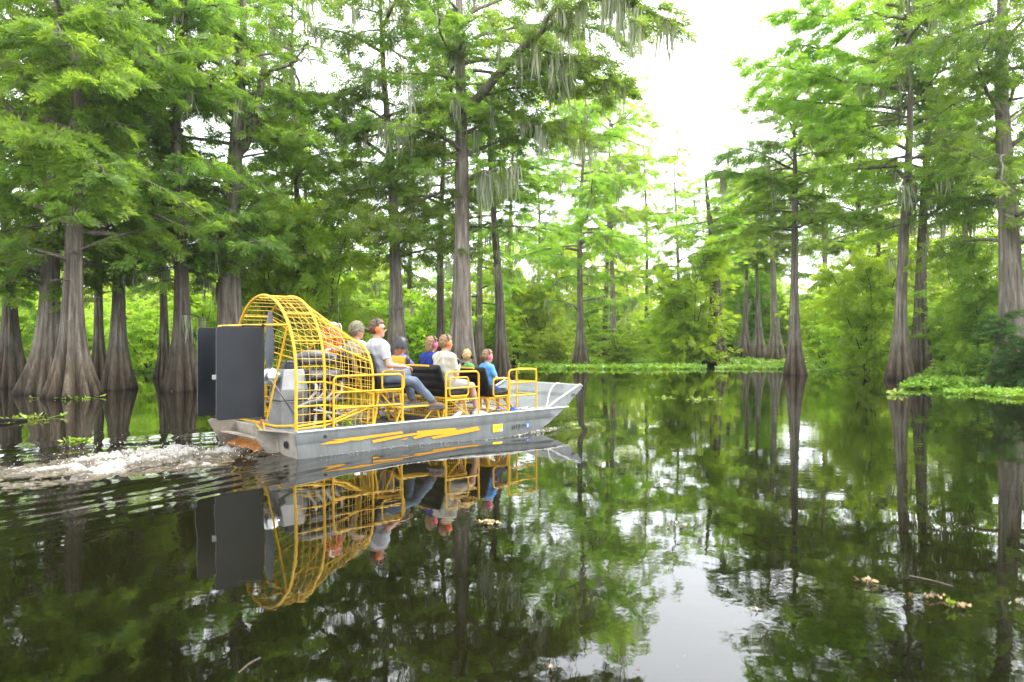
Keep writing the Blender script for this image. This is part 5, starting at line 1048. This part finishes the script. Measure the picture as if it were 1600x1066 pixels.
# helmeted child at the far end of the first bench
p, HM, hp, T, up, k = person('child with black helmet and brown hair at the far end of the first bench', 2.74, .52, .76, .90, R(-2), R(0), ((3.08, .36, 1.02), (3.08, .70, 1.02)), ((3.14, .42, .38), (3.14, .62, .38)), shirt='tee_purple', hair='hair_red', hairlen=.07, pants='dark_cloth', headyaw=R(10), hs=1.12)
m = MB(); dome(m, HM, (.134, .118), .285, .085); m.build('helmet', M['blackplastic'], p, True)
# woman in blue
p, HM, hp, T, up, k = person('person in royal blue top with pink ear defenders beside the cream shirt', 2.88, -.14, .76, .97, R(2), 0, ((3.2, -.36, 1.0), (3.22, .06, 1.0)), ((3.24, -.24, .38), (3.24, -.04, .38)), shirt='navy', sleeve=.35, hair='hair_sandy', pants='dark_cloth', muff='pink', hairlen=.02, headyaw=R(6))
# man in cream with camera
p, HM, hp, T, up, k = person('man in cream tee and pale shorts raising a camera on the first bench', 2.83, -.60, .76, .99, R(1), R(-4), (b2(717, 575, -.66), (3.10, -.44, 1.16)), ((3.36, -.80, .395), (3.22, -.52, .395)), shirt='tee_cream', sleeve=.70, hair='hair_sandy', pants='khaki', long_pants=False, shoes='shoe_white', sock='sock', muff='orange', headyaw=R(-2), kneepole=((.5, -.15, 1), (.4, 0, 1)), build=1.1, elbows=((-.3, -.5, -1), (-.3, .4, -1)), curls=(.9, .9), palms=((0, .9, .3), (0, -.9, .3)))
cw = (Vector(up[0][2]) + Vector(up[1][2])) / 2 + Vector((.07, .0, .05)); X, Y = to_world(2.83, -.60); wm_ = Matrix.Translation((X, Y, .76)) @ Matrix.Rotation(BANG + R(-4), 4, 'Z'); cpos = wm_ @ cw
ca = empty('handheld_camera', cpos, BANG + R(-4)); m = MB(); m.rbox((0, 0, 0), (.055, .13, .085), .012); m.rbox((0, 0, .05), (.05, .05, .03), .008); m.build('camera_body', M['blackplastic'], ca, True)
m = MB(); m.lathe([(.034, .02), (.034, .07), (.037, .075), (.037, .10), (.028, .10), (.026, .085)], 16, Matrix.Rotation(R(90), 4, 'Y')); m.build('lens', M['blackmetal'], ca, True); tag(ca, 'black camera held up by the man in cream', 'camera')
# boys on the second bench
p, HM, hp, T, up, k = person('blond boy in green shirt with dark ear defenders', 3.70, -.16, .71, .735, R(-3), R(-8), ((3.96, -.34, .95), (3.98, .0, .95)), ((4.10, -.24, .36), (4.10, -.06, .36)), shirt='tee_green', hair='hair_blond', pants='dark_cloth', long_pants=False, shoes='shoe_white', muff='blackplastic', headyaw=R(30), hs=1.2)
p, HM, hp, T, up, k = person('boy in sky blue shirt with pink ear defenders and bright blue trainers', 3.74, -.62, .71, .735, R(0), R(-6), (b2(786, 591, -.80), (4.0, -.46, .92)), ((4.22, -.78, .37), (4.10, -.52, .37)), shirt='tee_blue', hair='hair_sandy', pants='shorts_blue', long_pants=False, shoes='shoe_blue', muff='pink', headyaw=R(-6), hs=1.18, kneepole=((.5, -.1, 1), (.5, 0, 1)), elbows=((-.4, -.6, -1), (-.4, .5, -1)))

# ------------------------------------------------------------------ wake foam, spray and floating bits
nx, ny = 360, 190; xs_ = np.linspace(-4.8, .12, nx); ys_ = np.linspace(-1.75, 1.75, ny); XX, YY = np.meshgrid(xs_, ys_)
run = np.clip(-XX, 0, None); wdt = .78 + .10 * run; cen = .0 * run
env = np.exp(-(np.abs(YY - cen) / wdt) ** 4) * np.clip(1.25 - run / 9, .15, 1) * np.clip((XX + 4.8) / .6, 0, 1)
rough = fbm(np.stack([XX * 2.0, YY * 3.4, 0 * XX], -1), 4); fine = fbm(np.stack([XX * 8, YY * 11, 0 * XX + 5], -1), 3); ridge2 = 1 - np.abs(fbm(np.stack([XX * 1.6 + 9, YY * 3.0, 0 * XX], -1), 3)) * 2.2
vfine = fbm(np.stack([XX * 21, YY * 27, 0 * XX + 11], -1), 2); hump = np.exp(-((XX + 1.25) / .8) ** 2) * np.exp(-((YY - .25) / .75) ** 2) * .09
WXw, WYw = BX + BC * XX - BS * YY, BY + BS * XX + BC * YY; zb = wave(WXw, WYw)
ZZ = zb - .03 + env * (.022 + .055 * rough * (1 + .6 * np.exp(-run / 1.8)) + .06 * fine + .02 * ridge2 + .028 * vfine * (1 + fine)) + hump * (.45 + .7 * fine + .6 * vfine)
foam = -.19 + (env - .62) * .55 + .20 * np.exp(-((run - 1.2) / 1.3) ** 2) - .22 * np.clip((run - 2.0) / 4, 0, 1) + .75 * rough + .45 * fine + .3 * vfine - .12
idx = np.arange(nx * ny).reshape(ny, nx); Fq = np.stack([idx[:-1, :-1], idx[:-1, 1:], idx[1:, 1:], idx[1:, :-1]], -1).reshape(-1, 4)
wf = link('wake_foam', np_mesh('wake_foam', np.stack([XX, YY, ZZ], -1).reshape(-1, 3), Fq, {'foam': foam.ravel()}), M['foam'], None, True); wf.location = (BX, BY, 0); wf.rotation_euler = (0, 0, BANG)
tag(wf, 'churned white and brown foam trailing behind the stern', 'wake', kind='stuff')
nx, ny = 300, 40; xs_ = np.linspace(.3, 5.15, nx); ys_ = np.linspace(-1.75, -1.075, ny); XX, YY = np.meshgrid(xs_, ys_); dd = -1.10 - YY; bow = np.exp(-((XX - 4.55) / .55) ** 2)
env = np.exp(-(np.clip(dd, 0, None) / (.06 + .12 * np.exp(-((XX - 4.75) / .3) ** 2) + .02 * np.sin(XX * 9))) ** 2) * np.clip((5.12 - XX) / .2, 0, 1) * (.45 + .55 * np.exp(-np.clip(4.3 - XX, 0, None) / 1.6)) * np.clip((XX - .3) / .5, 0, 1)
f1 = fbm(np.stack([XX * 9, YY * 16, 0 * XX + 2], -1), 3); f2 = fbm(np.stack([XX * 24, YY * 30, 0 * XX + 7], -1), 2); WXw, WYw = BX + BC * XX - BS * YY, BY + BS * XX + BC * YY
ZZ = wave(WXw, WYw) - .022 + env * (.024 + .014 * bow) + env * (.022 * f1 + .022 * f2)
idx = np.arange(nx * ny).reshape(ny, nx); Fq = np.stack([idx[:-1, :-1], idx[:-1, 1:], idx[1:, 1:], idx[1:, :-1]], -1).reshape(-1, 4)
bf = link('bow_wave_foam', np_mesh('bow_wave_foam', np.stack([XX, YY, ZZ], -1).reshape(-1, 3), Fq, {'foam': (.02 * bow - .09 + .8 * f1 + .6 * f2).ravel()}), M['foam'], None, True); bf.location = (BX, BY, 0); bf.rotation_euler = (0, 0, BANG)
tag(bf, 'thin line of broken foam along the near side of the hull', 'bow wave', kind='stuff')
rng = np.random.RandomState(12); m = MB()
def drops(n, fx, r0, r1):
    for i in range(n):
        x, y, z = fx(); wx, wy = to_world(x, y); z += float(wave(np.array([wx]), np.array([wy]))[0]); r = rng.uniform(r0, r1); c = Vector((x, y, z)); m.add([c + Vector(q) * r for q in ((1, 0, 0), (-1, 0, 0), (0, 1, 0), (0, -1, 0), (0, 0, 1), (0, 0, -1))], [(0, 2, 4), (2, 1, 4), (1, 3, 4), (3, 0, 4), (2, 0, 5), (1, 2, 5), (3, 1, 5), (0, 3, 5)])
drops(420, lambda: (-1.3 + rng.normal(0, .75), .2 + rng.normal(0, .55), abs(rng.normal(0, .08)) + .05), .003, .009)
drops(300, lambda: (lambda x: (x, -HW - .03 - abs(rng.normal(0, .10)), .012 + abs(rng.normal(0, .010)) + .03 * math.exp(-((x - 4.6) / .3) ** 2)))(rng.uniform(.2, 4.95) if rng.rand() < .5 else rng.normal(4.4, .4)), .003, .008)
sp = m.build('spray_droplets', M['drop'], None, True); sp.location = (BX, BY, 0); sp.rotation_euler = (0, 0, BANG); tag(sp, 'water droplets thrown up along the hull and the wake', 'spray', kind='stuff')
def on_water(u, v): Y = CAM_H * FPX / (v - HOR); return (u - 800) / FPX * Y, Y
def rosette(label, u, v, n, size, seed, leaf='weed', name='water_hyacinth', spread=.06, rise=.8):
    rng = np.random.RandomState(seed); X, Y = on_water(u, v); root = empty(name, (X, Y, 0)); P = np.stack([rng.normal(0, spread, n), rng.normal(0, spread, n), np.full(n, .01)], -1); a = rng.uniform(0, 6.28, n); D = np.stack([np.cos(a), np.sin(a), rng.uniform(.1, rise, n)], -1)
    V, F, A = bake_sprays(P, D, size * rng.uniform(.7, 1.2, n), rng.uniform(.4, 1, n), rng, [quad_template(3, .5, .9, 60 + s, .8) for s in range(3)], .4); V[:, 2] = np.maximum(V[:, 2], .006)
    link('leaves', np_mesh('leaves', V, F, {'rnd': A}), M[leaf], root); P2 = [(np.array([[0, 0, -.05], p + [0, 0, .03]]), .006, .004) for p in P[:6]]; V, F = fast_tubes(P2, 5); link('stalks', np_mesh('stalks', V, F), M['weed'], root); me = root.children[-1].data
    at_ = me.attributes.new('rnd', 'FLOAT', 'POINT'); at_.data.foreach_set('value', [.6] * len(me.vertices)); return tag(root, label, 'water plant', 'small floating water plants')
rosette('bright green floating rosette in front of the foam wake', 123, 690, 10, .12, 1); rosette('small yellow-green rosette floating before the twin trunks', 1405, 617, 9, .2, 2)
rosette('weed tuft around the foot of the front left cypress', 95, 622, 16, .12, 3, spread=.3); rosette('weed tuft under the wide skirt of the left pair', 132, 623, 14, .11, 4, spread=.25); rosette('weed clump beside the drifting log at left', 50, 655, 12, .13, 5, spread=.2)
rosette('pale green floating clump, larger of two in the open channel', 1083, 624, 22, .13, 6, spread=.30, rise=.35); rosette('pale floating clump, smaller of two in the open channel', 1034, 622, 9, .11, 7, spread=.16, rise=.3)
rosette('slender green sprout on drifting debris at lower right', 1487, 948, 3, .055, 8, spread=.006, rise=2.2); rosette('leafy rosette beside the dark trunk left of the rudders', 300, 607, 12, .14, 9, spread=.25, rise=1.2)
def litter(label, u, v, n, spread, size, mats, seed, cat='debris', name='floating_debris', asp=2.2):
    rng = np.random.RandomState(seed); X, Y = on_water(u, v); root = empty(name, (X, Y, 0)); 
    for i in range(n):
        c = Vector((rng.normal(0, spread * asp), rng.normal(0, spread), .008 + .004 * (i % 4))); a = rng.uniform(0, 6.28); l = size * rng.uniform(.6, 1.3); wdh = l * rng.uniform(.3, .6); d = Vector((math.cos(a), math.sin(a), rng.uniform(-.05, .3))); q = Vector((-d.y, d.x, rng.uniform(-.2, .2))); m = MB()
        pts = [c, c + d * l * .3 + q * wdh * .5 + Vector((0, 0, .012)), c + d * l * .75 + q * wdh * .4 + Vector((0, 0, .01)), c + d * l, c + d * l * .7 - q * wdh * .45, c + d * l * .25 - q * wdh * .45]; m.prism([(p.x, p.y, max(p.z, .006)) for p in pts], (0, 0, .003)); m.build('leaf', M[mats[i % len(mats)]], root)
    return tag(root, label, cat, 'leaf litter floating on the dark water')
litter('tan leaf cluster floating in front of the boat', 762, 819, 24, .022, .05, ('petal', 'petal', 'deadleaf'), 1); litter('pale leaf litter patch at lower right below the twin trunk reflections', 1356, 911, 22, .016, .028, ('deadleaf', 'petal', 'deadleaf'), 2)
litter('brown leaf scraps around the green sprout at lower right', 1496, 950, 12, .016, .03, ('petal', 'deadleaf'), 3); litter('line of dark leaf scraps trailing left of the green sprout', 1446, 936, 20, .013, .018, ('deadleaf', 'deadleaf', 'petal'), 4, asp=4)
litter('single orange leaf on the sky reflection, bottom right of centre', 1181, 957, 2, .006, .03, ('petal',), 5); litter('two pale scraps floating close to the right border', 1592, 945, 5, .015, .025, ('petal', 'sole'), 6); litter('small pale leaf scraps right of the tan cluster', 1045, 822, 8, .03, .025, ('petal', 'sole'), 7); litter('tiny leaf flecks at bottom centre', 897, 1044, 3, .05, .02, ('petal',), 8)
litter('leaf scraps drifting near the channel clumps', 1120, 626, 4, .06, .07, ('petal', 'sole'), 9)
def stick(label, pts, r, mat='twig', name='floating_twig', cat='twig'):
    W = [Vector((*on_water(u, v), r * .3 + dz)) for u, v, dz in pts]; c = W[0].copy(); c.z = 0; root = empty(name, c); m = MB(); m.tube([w_ - c for w_ in fillet(W, .1)], r, 6); m.build('stem', M[mat], root, True); return tag(root, label, cat, 'sticks lying on the water')
stick('thin pale reed lying on the water above the green sprout', [(1421, 901, .005), (1455, 908, .006), (1489, 917, .003)], .0028)
stick('thin curved twig floating at the lower left', [(376, 1050, .004), (390, 1038, .005), (407, 1029, .004)], .002); stick('half sunk log drifting at the left edge', [(-40, 663, .02), (10, 661, .05), (42, 658, .0)], .035, 'bark_dark', 'drifting_log', 'log')
stick('slanting dead branch rising from water beside the dark mossy trunk', [(268, 612, 0), (288, 604, .9), (304, 603, 1.9)], .03)

rng = np.random.RandomState(31); Vs = []; n = 90; u = rng.uniform(0, 1600, n); v = rng.uniform(640, 1066, n); Y = CAM_H * FPX / (v - HOR); X = (u - 800) / FPX * Y
loc_x = BC * (X - BX) + BS * (Y - BY); loc_y = -BS * (X - BX) + BC * (Y - BY); ok = ~((np.abs(loc_y) < 1.9) & (loc_x < 6)); X, Y = X[ok], Y[ok]; zw = wave(X, Y) + .005
for a, b, c in zip(X, Y, zw):
    r = rng.uniform(.002, .006) * (1 if rng.rand() < .9 else 2); t = rng.uniform(0, 6.28); e = rng.uniform(.3, .8); q = np.array([math.cos(t), math.sin(t), 0]) * r; k = np.array([-math.sin(t), math.cos(t), 0]) * r * e; o = np.array([a, b, c]); Vs += [o - q, o + k, o + q, o - q, o + q, o - k]
Vs = np.array(Vs); tag(link('floating_specks', np_mesh('floating_specks', Vs, np.arange(len(Vs)).reshape(-1, 3)), M['petal']), 'fine pale specks of plant litter scattered over the water', 'specks', kind='stuff')

hz = MB(); hz.box((0, 150, 14.6), (700, 420, 32.8)); ho = hz.build('haze'); tag(ho, 'thin pale humid haze over the swamp', 'haze', kind='stuff')
m, t, out = newmat('humid_air'); pv = N(t, 'ShaderNodeVolumePrincipled', Density=.00035, Anisotropy=.2); pv.inputs['Color'].default_value = (.97, 1, .95, 1); t.links.new(pv.outputs[0], out.inputs['Volume']); ho.data.materials.append(m)
